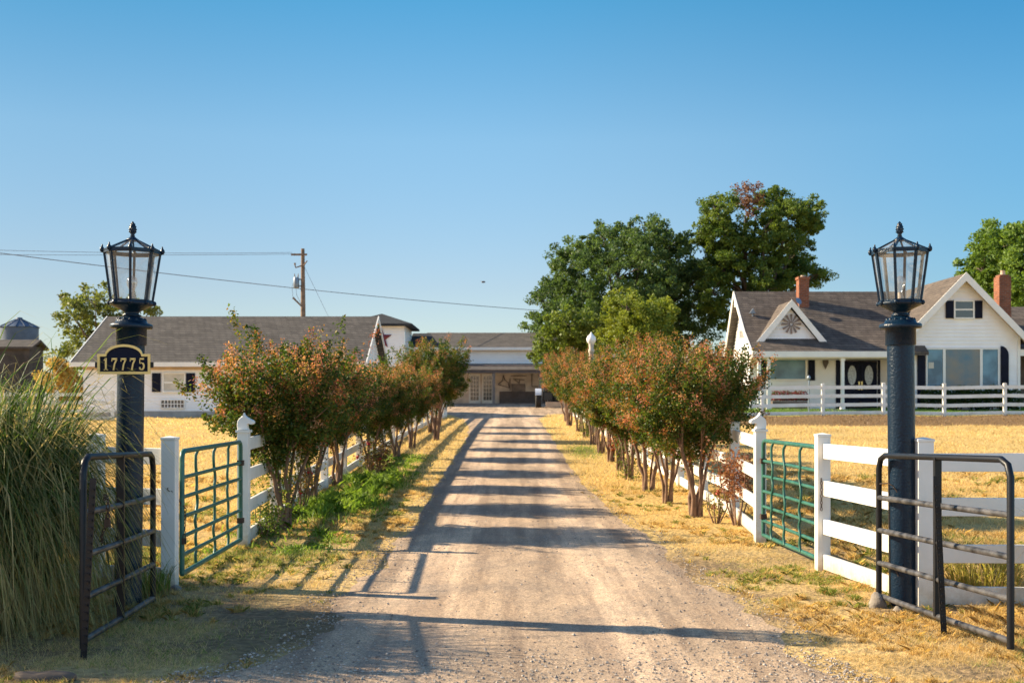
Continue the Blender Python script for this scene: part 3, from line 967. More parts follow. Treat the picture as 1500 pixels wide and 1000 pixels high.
def black_gate(A, B, zA, zB, label, mids, seed):
    """A far end B near end; zX=(bottom,top)"""
    A = Vector((*A, 0)); B = Vector((*B, 0))
    root = thing('black_gate', (A.x, A.y, 0), label, 'gate', 'black pipe gates at the driveway entrance')
    up = Vector((0, 0, 1)); d = (B - A).normalized()
    c = 0.11
    pts = [A + up * (zA[0] - 0.06)]
    def corner(P, zt, s):
        return [P + up * (zt - c), P + d * s * c * 0.3 + up * (zt - c * 0.3), P + d * s * c + up * zt]
    top = corner(A, zA[1], 1) + list(reversed(corner(B, zB[1], -1)))
    pts += top + [B + up * (zB[0] - 0.05)]
    fr = MB(); fr.tube(pts, 0.024, 12)
    fr.build('frame', M['black_paint'], root)
    for k in range(1, 5):
        t = k / 4
        z1 = zA[1] + (zA[0] - zA[1]) * (t * 0.93 + 0.07 if k < 4 else 1); z2 = zB[1] + (zB[0] - zB[1]) * (t * 0.93 + 0.07 if k < 4 else 1)
        mb = MB(); mb.tube([A + up * z1, A.lerp(B, 0.5) + up * ((z1 + z2) / 2 - 0.004), B + up * z2], 0.0225, 12)
        mb.build('bar', M['worn_black'], root)
    for t in mids:
        P = A.lerp(B, t)
        z0 = zA[0] + (zB[0] - zA[0]) * t; z1 = zA[1] + (zB[1] - zA[1]) * t
        n_ = d.cross(up).normalized() * 0.012
        mb = MB(); mb.beam(P + up * z0, P + up * z1, 0.052, 0.03, up=d)
        mb.build('upright', M['black_paint'], root)
    return root
black_gate((-2.97, 9.60), (-2.815, 7.62), (0.05, 1.245), (0.10, 1.30), 'black pipe gate left of driveway in front of the tall grass', (0.52,), 1)
black_gate((3.01, 9.52), (3.265, 7.60), (0.085, 1.235), (0.10, 1.285), 'black pipe gate right of driveway in front of the lamp post', (0.50,), 2)

def tpost(x, y, h, lean, label):
    z = G(x, y)
    root = thing('metal_stake', (x, y, z), label, 'stake', 'studded metal stakes holding the black gates')
    mb = MB()
    T = Vector((x + lean[0], y + lean[1], z + h)); B = Vector((x, y, z - 0.1))
    mb.beam(B, T, 0.042, 0.006, up=(0, 1, 0))
    mb.beam(B + Vector((0, 0.014, 0)), T + Vector((0, 0.014, 0)), 0.007, 0.03, up=(0, 1, 0))
    s = mb
    for k in range(22):
        p = B.lerp(T, 0.12 + 0.86 * k / 22)
        s.box(p.x - 0.012, p.x + 0.012, p.y - 0.018, p.y - 0.004, p.z - 0.007, p.z + 0.007)
    s.build('stem', M['black_paint'], root)
    return root
tpost(-2.775, 7.50, 1.17, (0.05, 0.05), 'studded black metal stake beside the left black gate')
tpost(3.08, 8.26, 1.14, (-0.05, 0.03), 'studded black metal stake behind the right black gate')

def chain(pts, r_, label, lock=None):
    pts = [Vector(p) for p in pts]
    L = [0]
    for a, b_ in zip(pts, pts[1:]): L.append(L[-1] + (b_ - a).length)
    mb = MB(); step = r_ * 4.2; n = max(3, int(L[-1] / step))
    for i in range(n):
        t = L[-1] * (i + 0.5) / n
        k = max(j for j in range(len(L)) if L[j] <= t + 1e-9); k = min(k, len(pts) - 2)
        f = (t - L[k]) / (L[k + 1] - L[k] + 1e-9)
        p = pts[k].lerp(pts[k + 1], f); d = (pts[k + 1] - pts[k]).normalized()
        a = d.orthogonal().normalized()
        if i % 2: a = d.cross(a)
        ring = [p + d * math.cos(q) * r_ * 2.5 + a * math.sin(q) * r_ * 1.5 for q in [2 * math.pi * w / 8 for w in range(8)]]
        mb.tube(ring, r_ * 0.5, 5, closed=True)
    root = thing('chain', pts[0], label, 'chain')
    mb.build('links', M['rust'], root)
    if lock:
        l = Vector(lock); k = MB(); k.box(l.x - 0.02, l.x + 0.02, l.y - 0.01, l.y + 0.01, l.z - 0.045, l.z + 0.01)
        k.tube([l + Vector((-0.013, 0, 0.01)), l + Vector((-0.012, 0, 0.035)), l + Vector((0, 0, 0.048)), l + Vector((0.012, 0, 0.035)), l + Vector((0.013, 0, 0.01))], 0.004, 6)
        k.build('padlock', M['rust'], root)
chain([(-2.86, 8.15, 0.98), (-2.84, 8.1, 1.02), (-2.82, 8.1, 0.98), (-2.82, 8.1, 0.86), (-2.85, 8.14, 0.80), (-2.90, 8.2, 0.72), (-2.93, 8.3, 0.66)], 0.008,
      'rusty chain with padlock hanging on the left black gate', lock=(-2.82, 8.09, 0.84))
chain([(-3.08, 10.385, 0.90), (-3.04, 10.40, 0.86), (-3.02, 10.6, 0.74), (-2.99, 10.62, 0.70), (-3.0, 10.62, 0.46)], 0.008,
      'rusty chain joining the left green gate to its white post', lock=(-2.995, 10.6, 0.42))
chain([(3.06, 11.48, 0.92), (3.06, 11.475, 0.60)], 0.007, 'thin dark chain hanging on the corner post right of driveway')
def wire_tie(pts, label):
    mb = MB(); mb.tube(pts, 0.005, 6)
    o = mb.build('wire_tie', M['rust'], None, org=pts[0])
    tag(o, label, 'wire', 'wire ties between gate and lamp post')
wire_tie([(3.01, 9.50, 1.00), (3.05, 9.42, 1.01), (3.09, 9.41, 0.99), (3.12, 9.40, 0.94)], 'upper wire tie holding right black gate to lamp post')
wire_tie([(3.01, 9.50, 0.36), (3.06, 9.42, 0.37), (3.10, 9.41, 0.33), (3.13, 9.40, 0.26)], 'lower wire tie holding right black gate to lamp post')

# ------------------------------------------------------------------ lamps
def street_lamp(x, y, lean, rot, label, bulb_dx=0.0, patch=False):
    z = G(x, y)
    root = thing('lamp_post', (x, y, z), label, 'lamp', 'black lantern posts at the driveway entrance')
    c = (x, y, z)
    MB().lathe([(0.109, -0.1), (0.107, 2.14)], c, 40, cap=True).build('pole', M['black_iron'], root)
    m_ = MB().lathe([(0.116, 2.132), (0.121, 2.138), (0.121, 2.268), (0.162, 2.270), (0.168, 2.280), (0.168, 2.300), (0.158, 2.308), (0.128, 2.315), (0.120, 2.335), (0.100, 2.352), (0.078, 2.362), (0.066, 2.37)], c, 40)
    for k in range(14):   # embossed leaves on the dome
        a = 2 * math.pi * k / 14
        m_.ball((x + 0.108 * math.cos(a), y + 0.108 * math.sin(a), z + 2.338), 0.014, 6, 4, (1, 1, 1.3))
    m_.build('collar', M['black_iron'], root)
    MB().lathe([(0.060, 2.366), (0.074, 2.374), (0.074, 2.382), (0.056, 2.390), (0.062, 2.405), (0.095, 2.425), (0.150, 2.452), (0.172, 2.462), (0.176, 2.474), (0.172, 2.485), (0.03, 2.487)], c, 32).build('lantern_base', M['black_iron'], root)
    Rb, Rt, zb, zt = 0.160, 0.222, 2.485, 2.895
    n = 8
    ang = [rot + 2 * math.pi * k / n for k in range(n)]
    def P(r_, a, zz): return Vector((x + r_ * math.cos(a), y + r_ * math.sin(a), z + zz))
    fr = MB()
    for a in ang:
        fr.beam(P(Rb, a, zb - 0.01), P(Rt, a, zt + 0.01), 0.020, 0.018, up=(math.cos(a), math.sin(a), 0))
    fr.build('lantern_frame', M['black_iron'], root)
    rg = MB()
    for k in range(n):
        a, b_ = ang[k], ang[(k + 1) % n]
        rg.beam(P(Rt, a, zt), P(Rt, b_, zt), 0.020, 0.032)
    for a in ang:
        rg.ball(P(Rt + 0.014, a, zt + 0.012), 0.019, 8, 6, (1, 1, 1.3))
        rg.tube([P(Rt + 0.014, a, zt + 0.02), P(Rt + 0.012, a, zt + 0.055)], [0.012, 0.004], 6)
    rg.build('upper_ring', M['black_iron'], root)
    rg = MB()
    for k in range(n):
        a, b_ = ang[k], ang[(k + 1) % n]
        rg.beam(P(Rb, a, zb + 0.006), P(Rb, b_, zb + 0.006), 0.020, 0.022)
        rg.ball(P(Rb + 0.016, a, zb - 0.008), 0.019, 8, 6, (1, 1, 1.1))
    rg.build('lower_ring', M['black_iron'], root)
    gl = MB()
    for k in range(n):
        a, b_ = ang[k], ang[(k + 1) % n]
        gl.add([P(Rb - .004, a, zb), P(Rb - .004, b_, zb), P(Rt - .004, b_, zt), P(Rt - .004, a, zt)], [(0, 1, 2, 3)])
    gl.build('glass', M['glass'], root, recalc=False)
    rf_ = MB()
    for a in ang:
        rf_.beam(P(Rt, a, zt + 0.012), P(0.028, a, 3.000), 0.013, 0.012)
    rf_.lathe([(0.050, 2.985), (0.050, 2.998), (0.034, 3.008), (0.018, 3.022)], c, 20)
    rf_.build('lantern_roof', M['black_iron'], root)
    g2 = MB()
    for k in range(n):
        a, b_ = ang[k], ang[(k + 1) % n]
        g2.add([P(Rt - .002, a, zt + 0.010), P(Rt - .002, b_, zt + 0.010), P(0.034, b_, 2.996), P(0.034, a, 2.996)], [(0, 1, 2, 3)])
    g2.build('roof_glass', M['glass'], root, recalc=False)
    fn = MB().lathe([(0.010, 3.015), (0.020, 3.028), (0.014, 3.038), (0.024, 3.052), (0.029, 3.075), (0.027, 3.10), (0.018, 3.125), (0.006, 3.143), (0.002, 3.147)], c, 14)
    for i in range(4):
        for k in range(7):
            a = 2 * math.pi * (k + 0.5 * (i % 2)) / 7; rr = (0.026, 0.028, 0.024, 0.015)[i]
            fn.ball((x + rr * math.cos(a), y + rr * math.sin(a), z + 3.06 + 0.021 * i), 0.007, 5, 4)
    fn.build('finial', M['black_iron'], root)
    MB().lathe([(0.030, 2.487), (0.030, 2.53), (0.022, 2.535), (0.022, 2.565)], (x + bulb_dx, y, z), 14).build('bulb_socket', M['fixture'], root)
    MB().lathe([(0.018, 2.565), (0.024, 2.59), (0.040, 2.625), (0.044, 2.655), (0.034, 2.685), (0.012, 2.70), (0.002, 2.702)], (x + bulb_dx, y, z), 16).build('bulb', M['bulb'], root)
    root.rotation_euler = (0, lean, 0)
    return root
lampL = street_lamp(-3.145, 9.5, R(0.75), R(14), 'black lantern post on the left holding the house number sign')
lampR = street_lamp(3.20, 9.5, R(-0.5), R(16), 'black lantern post on the right behind the pipe gate')

# house number plaque
def plaque():
    cx, cy, cz = -3.145 + 0.020, 9.5 - 0.150, 0
    s = 1 / 180.7
    root = thing('number_plaque', (cx, cy, 2.0), 'arched black plaque with gold house number on left lamp post', 'sign')
    x0, x1 = -0.213, 0.213; zb = 1.893; zs = 2.055
    def outline(k):
        """k = inset"""
        pts = [(x0 + k, zb + k), (x1 - k, zb + k), (x1 - k, zs - k)]
        w = 0.150 - k * 0.4
        pts.append((w, zs - k))
        for i in range(1, 12):
            a = math.pi * i / 12
            pts.append((w * math.cos(a), zs - k + (0.078) * math.sin(a)))
        pts += [(-w, zs - k), (x0 + k, zs - k)]
        return pts
    o1, o2 = outline(0), outline(0.020)
    panel = MB(); panel.prism([(cx + a, cy + 0.012, b_) for a, b_ in outline(0.006)], (0, -0.010, 0))
    panel.build('panel', M['navy'], root)
    rim = MB()
    n = len(o1)
    for i in range(n):
        j = (i + 1) % n
        q = [(cx + o1[i][0], cy + 0.002, o1[i][1]), (cx + o1[j][0], cy + 0.002, o1[j][1]), (cx + o2[j][0], cy + 0.002, o2[j][1]), (cx + o2[i][0], cy + 0.002, o2[i][1])]
        rim.prism(q, (0, -0.012, 0))
    rim.build('rim', M['gold'], root)
    for sx in (-1, 1):
        fl = MB(); fl.box(cx + sx * 0.224 - 0.010, cx + sx * 0.224 + 0.010, cy - 0.004, cy + 0.014, 1.945, 1.990)
        fl.build('side_lug', M['black_paint'], root)
    br = MB(); br.box(cx - 0.03, cx + 0.03, cy + 0.010, cy + 0.05, 1.93, 2.0); br.build('bracket', M['black_paint'], root)
    # serif digits, as thick strokes
    H = 0.098; z0 = 1.925; yy = cy + 0.0005
    def stroke(mb, pts, w):
        for (a, b_) in zip(pts, pts[1:]):
            a = Vector((a[0], yy, a[1])); b2 = Vector((b_[0], yy, b_[1])); d = (b2 - a).normalized(); sd = Vector((-d.z, 0, d.x)) * w / 2
            mb.prism([a - sd, a + sd, b2 + sd, b2 - sd], (0, -0.009, 0))
    def one(x):
        m = MB(); stroke(m, [(x, z0), (x, z0 + H)], 0.014); stroke(m, [(x - 0.016, z0 + 0.003), (x + 0.016, z0 + 0.003)], 0.007)
        stroke(m, [(x - 0.016, z0 + H - 0.020), (x, z0 + H - 0.003)], 0.007); return m
    def seven(x):
        m = MB(); stroke(m, [(x - 0.022, z0 + H - 0.008), (x + 0.022, z0 + H - 0.008)], 0.015)
        stroke(m, [(x - 0.020, z0 + H - 0.004), (x - 0.020, z0 + H - 0.028)], 0.006)
        stroke(m, [(x + 0.019, z0 + H - 0.010), (x + 0.002, z0 + 0.05), (x - 0.007, z0)], 0.012); return m
    def five(x):
        m = MB(); stroke(m, [(x - 0.016, z0 + H - 0.007), (x + 0.019, z0 + H - 0.007)], 0.013)
        stroke(m, [(x - 0.015, z0 + H - 0.004), (x - 0.015, z0 + 0.052)], 0.006)
        arc = [(x - 0.015, z0 + 0.053), (x - 0.004, z0 + 0.060), (x + 0.008, z0 + 0.057), (x + 0.017, z0 + 0.045), (x + 0.019, z0 + 0.030), (x + 0.014, z0 + 0.014), (x + 0.003, z0 + 0.005), (x - 0.009, z0 + 0.006), (x - 0.017, z0 + 0.014)]
        stroke(m, arc[:3], 0.007); stroke(m, arc[2:7], 0.013); stroke(m, arc[6:], 0.008)
        m.ball((x - 0.015, yy - 0.004, z0 + 0.019), 0.008, 8, 5, (1, 0.6, 1)); return m
    X = [cx - 0.145, cx - 0.077, cx - 0.003, cx + 0.071, cx + 0.143]
    for f, px in zip((one, seven, seven, seven, five), X):
        f(px).build('digit', M['gold'], root)
plaque()

# rocks
def rock(x, y, r_, sc, label, seed, mat='rock'):
    rnd = np.random.RandomState(seed)
    mb = MB(); mb.ball((0, 0, 0), r_, 14, 10, sc)
    for i, v in enumerate(mb.v):
        k = 1 + 0.22 * math.sin(v.x * 9 / r_ * 0.3 + seed) * math.cos(v.y * 8 / r_ * 0.3) + 0.12 * math.sin(v.z * 3 / r_ + v.x * 4 / r_)
        mb.v[i] = v * k + Vector((x, y, G(x, y) + r_ * sc[2] * 0.35))
    o = mb.build('rock', M[mat], None, org=(x, y, G(x, y)))
    tag(o, label, 'rock')
rock(2.98, 9.45, 0.085, (0.9, 0.9, 0.9), 'brown rock at the foot of the right lamp post', 2)
rock(-2.78, 6.93, 0.10, (1.8, 0.8, 0.45), 'dark rock in the grass at bottom left corner', 5, 'dark_bark')
rock(3.07, 9.22, 0.04, (1.1, 1, 0.8), 'small pale stone beside the right lamp post base', 9)
rock(-2.98, 10.30, 0.045, (1.1, 1, 0.8), 'small stone at the foot of left gate post', 4)

# ------------------------------------------------------------------ crape myrtles
def crape(seed, wx=1.22, wz=0.85, cz=1.78, trunk_h=1.0, shoots=300, per=100, bronze=0.55, dens_low=0.0, greenness=0.5, stems=5):
    rng = np.random.default_rng(seed)
    mb = MB()
    tips = []
    for k in range(stems):
        a = 2 * math.pi * k / stems + rng.uniform(-.3, .3)
        r0 = rng.uniform(0.03, 0.10); r1 = rng.uniform(0.12, 0.38)
        b0 = Vector((r0 * math.cos(a), r0 * math.sin(a), -0.05))
        p1 = Vector((r0 * 1.3 * math.cos(a + .3), r0 * 1.3 * math.sin(a + .3), 0.3 * trunk_h))
        p2 = Vector((r1 * 0.6 * math.cos(a), r1 * 0.6 * math.sin(a), 0.72 * trunk_h))
        p3 = Vector((r1 * math.cos(a + rng.uniform(-.2, .2)), r1 * math.sin(a), 1.05 * trunk_h))
        rr = rng.uniform(0.022, 0.042)
        mid = (p1 + p2) / 2 + Vector(rng.normal(0, 0.02, 3))
        mb.tube([b0, p1, mid, p2, p3], [rr * 1.35, rr, rr * .95, rr * 0.85, rr * 0.75], 7)
        for q in range(3):
            a2 = a + rng.uniform(-.8, .8); r2 = rng.uniform(0.4, 0.85) * wx
            e = Vector((r2 * math.cos(a2), r2 * math.sin(a2), cz + rng.uniform(-.3, .5) * wz))
            m_ = p3.lerp(e, 0.5) + Vector((0, 0, 0.08))
            mb.tube([p3, m_, e], [rr * 0.6, rr * 0.4, rr * 0.15], 5, cap=False)
    # shoots radiating from the crown's heart, curving upward
    P = []; T = []; S = []
    dirs = rng.normal(size=(shoots, 3)); dirs[:, 2] = dirs[:, 2] * 0.85 + 0.15
    dirs /= np.linalg.norm(dirs, axis=1)[:, None]
    lob = 0.84 + 0.24 * np.sin(dirs[:, 0] * 5 + seed) * np.cos(dirs[:, 1] * 4 + dirs[:, 2] * 3 + seed)
    for k in range(shoots):
        d = dirs[k]
        L = lob[k] * rng.uniform(0.72, 1.15)
        hf = 1.0 + 0.45 * min(0, d[2])          # vase shape: narrower below
        end = np.array([d[0] * wx * L * hf, d[1] * wx * L * hf, cz + d[2] * wz * L * (1.15 if d[2] < 0 else 1.0) + (0.16 if d[2] > -0.1 else 0.0)])
        spike = rng.random() < 0.16 and d[2] > 0.0
        if spike: end = end + np.array([d[0] * 0.16, d[1] * 0.16, rng.uniform(0.10, 0.34)])
        st = np.array([d[0] * wx * 0.30, d[1] * wx * 0.30, cz + d[2] * wz * 0.25 - 0.15])
        ctl = (st + end) / 2 + np.array([d[0] * 0.16, d[1] * 0.16, -0.16])
        m = int(per * 1.7 * rng.uniform(0.7, 1.3))
        t = rng.random(m) ** 0.62
        t[: m // 4] = rng.uniform(0.78, 1.0, m // 4)
        p = ((1 - t) ** 2)[:, None] * st + (2 * t * (1 - t))[:, None] * ctl + (t ** 2)[:, None] * end
        sp = (0.095 * (1 - t) ** 0.7 + 0.022)[:, None]
        p = p + rng.normal(size=(m, 3)) * sp
        P.append(p)
        hasb = rng.random() < bronze * (1.05 if d[2] > -0.2 else 0.5)
        br = (t > rng.uniform(0.62, 0.86)) & (rng.random(m) < 0.82) if hasb else np.zeros(m, bool)
        tone = rng.random()
        g = lerp((0.025, 0.055, 0.010), (0.13, 0.19, 0.028), np.clip(0.55 * tone + 0.5 * rng.random(m), 0, 1) ** 1.4)
        g2 = lerp((0.17, 0.17, 0.03), (0.24, 0.13, 0.035), rng.random(m))
        isy = rng.random(m) < (0.12 if tone < 0.7 else 0.45)
        g = np.where(isy[:, None], g2, g)
        c1 = np.array([(0.52, 0.20, 0.09), (0.42, 0.13, 0.06), (0.62, 0.31, 0.17), (0.54, 0.21, 0.15), (0.38, 0.20, 0.07)])[rng.integers(5)]
        bz = c1[None] * rng.uniform(0.65, 1.25, (m, 1))
        T.append(np.where(br[:, None], bz, g))
        S.append(np.where(br, rng.uniform(0.010, 0.020, m), rng.uniform(0.016, 0.032, m)))
    if dens_low > 0:
        m = int(2600 * dens_low)
        a = rng.uniform(0, 6.28, m); rr = rng.uniform(0.05, 0.42, m)
        z = rng.uniform(0.05, 1.15, m) ** 1.0
        k = np.sin(a * 3 + z * 5 + seed) > -0.1
        P.append(np.stack([rr * np.cos(a) - 0.12, rr * np.sin(a), z], -1)[k])
        T.append(lerp((0.06, 0.11, 0.02), (0.17, 0.20, 0.04), rng.random(m))[k]); S.append(rng.uniform(0.018, 0.030, m)[k])
    P = np.concatenate(P); T = np.concatenate(T); S = np.concatenate(S)
    V = leaf_quads(rng, P, S, 0.55)
    me = np_mesh('crown', V, 4, len(P), T * (0.85 + 0.3 * rng.random((len(T), 1))), M['leaf'])
    return mb, me

ORD = ['nearest', 'second', 'third', 'fourth', 'fifth', 'sixth', 'seventh', 'eighth', 'ninth', 'tenth', 'eleventh', 'twelfth', 'thirteenth', 'fourteenth', 'fifteenth']
variants = [crape(101, shoots=330, per=105, dens_low=1.0), crape(202, wx=1.15, wz=0.85, cz=1.85, bronze=0.6, shoots=330),
            crape(303, wx=1.25, wz=0.95, cz=1.85, bronze=0.7, shoots=330), crape(404, wx=1.1, wz=0.9, cz=1.8, bronze=0.25, shoots=280)]
protos = []
def crape_tree(vi, x, y, s, rz, label, group, proto={}):
    z = G(x, y)
    if vi not in proto:
        mb, me = variants[vi]
        root = thing('crape_myrtle', (0, 0, 0), label, 'shrub tree', group)
        mb.build('trunk', M['bark'], root)
        mesh_obj('crown', me, root)
        proto[vi] = root
        root.location = (x, y, z); root.rotation_euler = (0, 0, rz); root.scale = s
        return root
    c = copy_tree(proto[vi], (x, y, z), rz, s)
    tag(c, label, 'shrub tree', group)
    return c
GL = 'crape myrtles lining the left side of the driveway'
GR = 'crape myrtles lining the right side of the driveway'
left = [(0, -2.97, 15.2, 0.95, 0.0), (1, -3.15, 18.3, 0.88, 1.0), (2, -3.2, 21.4, 0.82, 2.0), (0, -3.0, 24.6, 0.86, 3.2), (2, -2.8, 28.0, 0.80, 4.0), (1, -2.72, 31.3, 0.82, 5.0),
        (3, -2.30, 35.0, 1.10, 0.5), (1, -2.75, 39.5, 0.84, 2.5), (3, -2.8, 44.0, 0.88, 1.5)]
for i, (v, x, y, s, rz) in enumerate(left):
    extra = {0: 'bronze tipped shrub tree nearest the left green gate, crown spreading wide', 6: 'greener rounder shrub tree, seventh along the left side of driveway'}.get(
        i, 'bronze tipped shrub tree, %s along the left side of driveway' % ORD[i])
    crape_tree(v, x, y, (s, s, s), rz, extra, GL)
right = [(2, 2.66, 16.7, 0.90, 1.2), (1, 2.50, 18.6, 0.92, 0.4), (2, 2.40, 20.5, 0.93, 2.9), (0, 2.28, 22.6, 0.86, 4.0), (3, 2.3, 24.9, 0.86, 0.2), (1, 2.30, 27.0, 0.88, 3.3), (2, 2.25, 29.6, 0.86, 5.2),
         (1, 2.35, 33.0, 0.92, 1.9), (0, 2.32, 36.5, 0.98, 2.2), (2, 2.35, 40.5, 1.0, 0.9), (1, 2.2, 45.0, 1.02, 4.4), (2, 2.35, 50.0, 1.0, 3.1)]
for i, (v, x, y, s, rz) in enumerate(right):
    extra = 'rust and green shrub tree, %s along the right side of driveway' % ORD[i]
    if i == 0: extra = 'rust and green shrub tree with bare stems nearest the right green gate'
    crape_tree(v, x, y, (s, s, s), rz, extra, GR)

def small_bush(x, y, h, w, cols, n, label, cat, seed, flowers=0, leaf=0.02, name='rose_bush', stems=8, leaf_low=0.35):
    rng = np.random.default_rng(seed)
    z = G(x, y)
    root = thing(name, (x, y, z), label, cat)
    mb = MB(); tips = []
    for k in range(stems):
        a = rng.uniform(0, 6.28); r_ = rng.uniform(0.3, 1.0) * w
        e = Vector((x + r_ * math.cos(a), y + r_ * math.sin(a), z + h * rng.uniform(0.7, 1.0)))
        b_ = Vector((x + 0.03 * math.cos(a), y + 0.03 * math.sin(a), z - 0.03))
        m_ = b_.lerp(e, 0.5) + Vector((0.05 * math.cos(a), 0.05 * math.sin(a), 0))
        mb.tube([b_, m_, e], [0.013, 0.009, 0.003], 5, cap=False); tips.append((b_, m_, e))
    mb.build('stems', M['bark'], root)
    P = []
    for k in range(n):
        b_, m_, e = tips[rng.integers(len(tips))]
        t = leaf_low + (1 - leaf_low) * rng.random()
        p = (1 - t) ** 2 * b_ + 2 * t * (1 - t) * m_ + t * t * e
        P.append(np.array(p) - np.array((x, y, z)) + rng.normal(0, 0.30 * w, 3) * np.array([1, 1, .6]))
    P = np.array(P); P[:, 2] = np.maximum(P[:, 2], 0.02)
    S = rng.uniform(0.7, 1.3, n) * leaf
    T = lerp(cols[0], cols[1], rng.random(n))
    mesh_obj('leaves', np_mesh('leaves', leaf_quads(rng, P, S, 0.6), 4, n, T, M['leaf']), root)
    for k in range(flowers):
        p = P[rng.integers(n)] + np.array((x, y, z))
        f = MB()
        for q in range(6):
            f.ball(Vector(p) + Vector(rng.normal(0, 0.014, 3)), 0.022, 7, 5)
        f.build('flower', M['red'], root)
    return root
small_bush(3.02, 15.6, 1.15, 0.30, ((0.16, 0.06, 0.03), (0.34, 0.15, 0.09)), 1500, 'thin bare rose bush with dry reddish leaves by right green gate', 'bush', 5, 0, 0.022, leaf_low=0.45)
small_bush(2.80, 15.9, 0.45, 0.16, ((0.10, 0.13, 0.03), (0.18, 0.16, 0.05)), 260, 'low rose bush with red bloom under first right shrub tree', 'bush', 6, 2, 0.018)
small_bush(2.55, 26.8, 0.9, 0.25, ((0.30, 0.03, 0.02), (0.20, 0.08, 0.03)), 700, 'red leaved rose bush among the right row of shrub trees', 'bush', 8, 3, 0.03)
small_bush(-3.1, 17.0, 1.0, 0.30, ((0.08, 0.10, 0.02), (0.20, 0.12, 0.05)), 700, 'rose bush with dark red bloom behind the first left shrub tree', 'bush', 9, 2, 0.022)
small_bush(-2.75, 23.2, 0.8, 0.35, ((0.14, 0.05, 0.04), (0.12, 0.12, 0.03)), 900, 'rose bush with crimson blooms in the green weeds on left', 'bush', 10, 3, 0.026)
small_bush(-3.06, 14.4, 0.42, 0.22, ((0.08, 0.15, 0.02), (0.22, 0.26, 0.06)), 800, 'leafy green sapling at the foot of the left gate post', 'bush', 12, 0, 0.020, name='sapling', leaf_low=0.1)

# ------------------------------------------------------------------ ornamental grass
def tall_grass(x, y, h, spread, n, label, seed, base_r=0.35, wid=0.0055, cols=None, out=1.0, bias=(0, 0), heavy=0.6):
    rng = np.random.default_rng(seed)
    seg = 7
    z = G(x, y)
    az = rng.uniform(0, 6.28, n)
    br = base_r * np.sqrt(rng.random(n))
    ba = az + rng.normal(0, 0.6, n)
    B = np.stack([br * np.cos(ba), br * np.sin(ba), 0 * br], -1)
    hh = h * rng.uniform(0.55, 1.0, n) ** 0.8
    wisp = rng.random(n) < 0.05
    hh = np.where(wisp, hh * 1.10, hh)
    sp = spread * rng.uniform(0.25, 1.0, n) * out * np.where(wisp, 1.1, 1.0)
    droop = rng.uniform(0.15, 1.0, n) ** 0.8 * np.where(wisp, 0.55, 1.0)
    t = np.linspace(0, 1, seg + 1)
    curl = rng.normal(0, 0.65, n)
    px = np.outer(sp, t ** 1.5); pz = hh[:, None] * (1.75 * t[None] - (0.75 + heavy * droop[:, None]) * t[None] ** 2.2)
    ang = az[:, None] + curl[:, None] * t[None]
    PX = B[:, None, 0] + px * np.cos(ang) + bias[0] * t[None] ** 2
    PY = B[:, None, 1] + px * np.sin(ang) + bias[1] * t[None] ** 2
    PZ = np.maximum(B[:, None, 2] + pz, 0.01)
    C = np.stack([PX, PY, PZ], -1)
    tw = az + math.pi / 2 + rng.normal(0, 0.7, n)
    W = (wid * (0.6 + 0.8 * rng.random(n)))[:, None] * (1 - 0.92 * t[None] ** 1.5)
    wd = np.stack([np.cos(tw), np.sin(tw), 0 * tw], -1)[:, None, :] * W[:, :, None]
    Lf, Rt = C - wd, C + wd
    V = np.stack([Lf[:, :-1], Rt[:, :-1], Rt[:, 1:], Lf[:, 1:]], 2).reshape(-1, 3)
    c0 = cols or ((0.030, 0.075, 0.018), (0.13, 0.19, 0.040), (0.55, 0.44, 0.20))
    T = lerp(c0[0], c0[1], rng.random(n) ** 1.2) * rng.uniform(0.45, 1.35, (n, 1))
    dry = rng.random(n) < 0.09
    T = np.where(dry[:, None], np.array(c0[2]) * (0.6 + 0.5 * rng.random((n, 1))), T)
    T = np.repeat(T, seg, axis=0)
    # tips turn straw-coloured
    tt = np.tile(t[1:], n)
    k = np.clip((tt - 0.80) / 0.20, 0, 1)[:, None] * 0.5
    T = T * (1 - k) + np.array(c0[2]) * k
    kb = np.clip((0.32 - tt) / 0.2, 0, 1)[:, None] * np.repeat((rng.random(n) < 0.5) * 0.8, seg)[:, None]
    T = T * (1 - kb) + np.array((0.30, 0.20, 0.10)) * kb
    me = np_mesh('blades', V, 4, n * seg, T, M['blade'])
    root = thing('ornamental_grass', (x, y, z), label, 'tall grass')
    mesh_obj('blades', me, root)
    return root
tall_grass(-4.25, 8.6, 2.55, 1.10, 8500, 'huge arching green grass clump beside the left black gate', 21, 0.75, wid=0.0085, heavy=1.15)
tall_grass(-5.3, 10.4, 2.3, 1.2, 4200, 'green grass clump behind the huge one, at far left edge', 22, 0.7, heavy=1.1)
tall_grass(4.42, 8.75, 1.25, 0.75, 330, 'thin straw coloured grass clump at the right edge', 23, 0.22, 0.005, ((0.30, 0.28, 0.06), (0.48, 0.40, 0.10), (0.62, 0.45, 0.18)))
tall_grass(4.1, 10.1, 0.55, 0.5, 260, 'low yellow grass clump behind the right rail fence', 24, 0.3, 0.006, ((0.30, 0.28, 0.06), (0.48, 0.40, 0.10), (0.62, 0.45, 0.18)))
tall_grass(-3.10, 9.95, 0.35, 0.16, 260, 'small green grass tuft behind the left black gate', 25, 0.16, 0.004, ((0.08, 0.16, 0.02), (0.16, 0.22, 0.04), (0.4, 0.34, 0.12)))

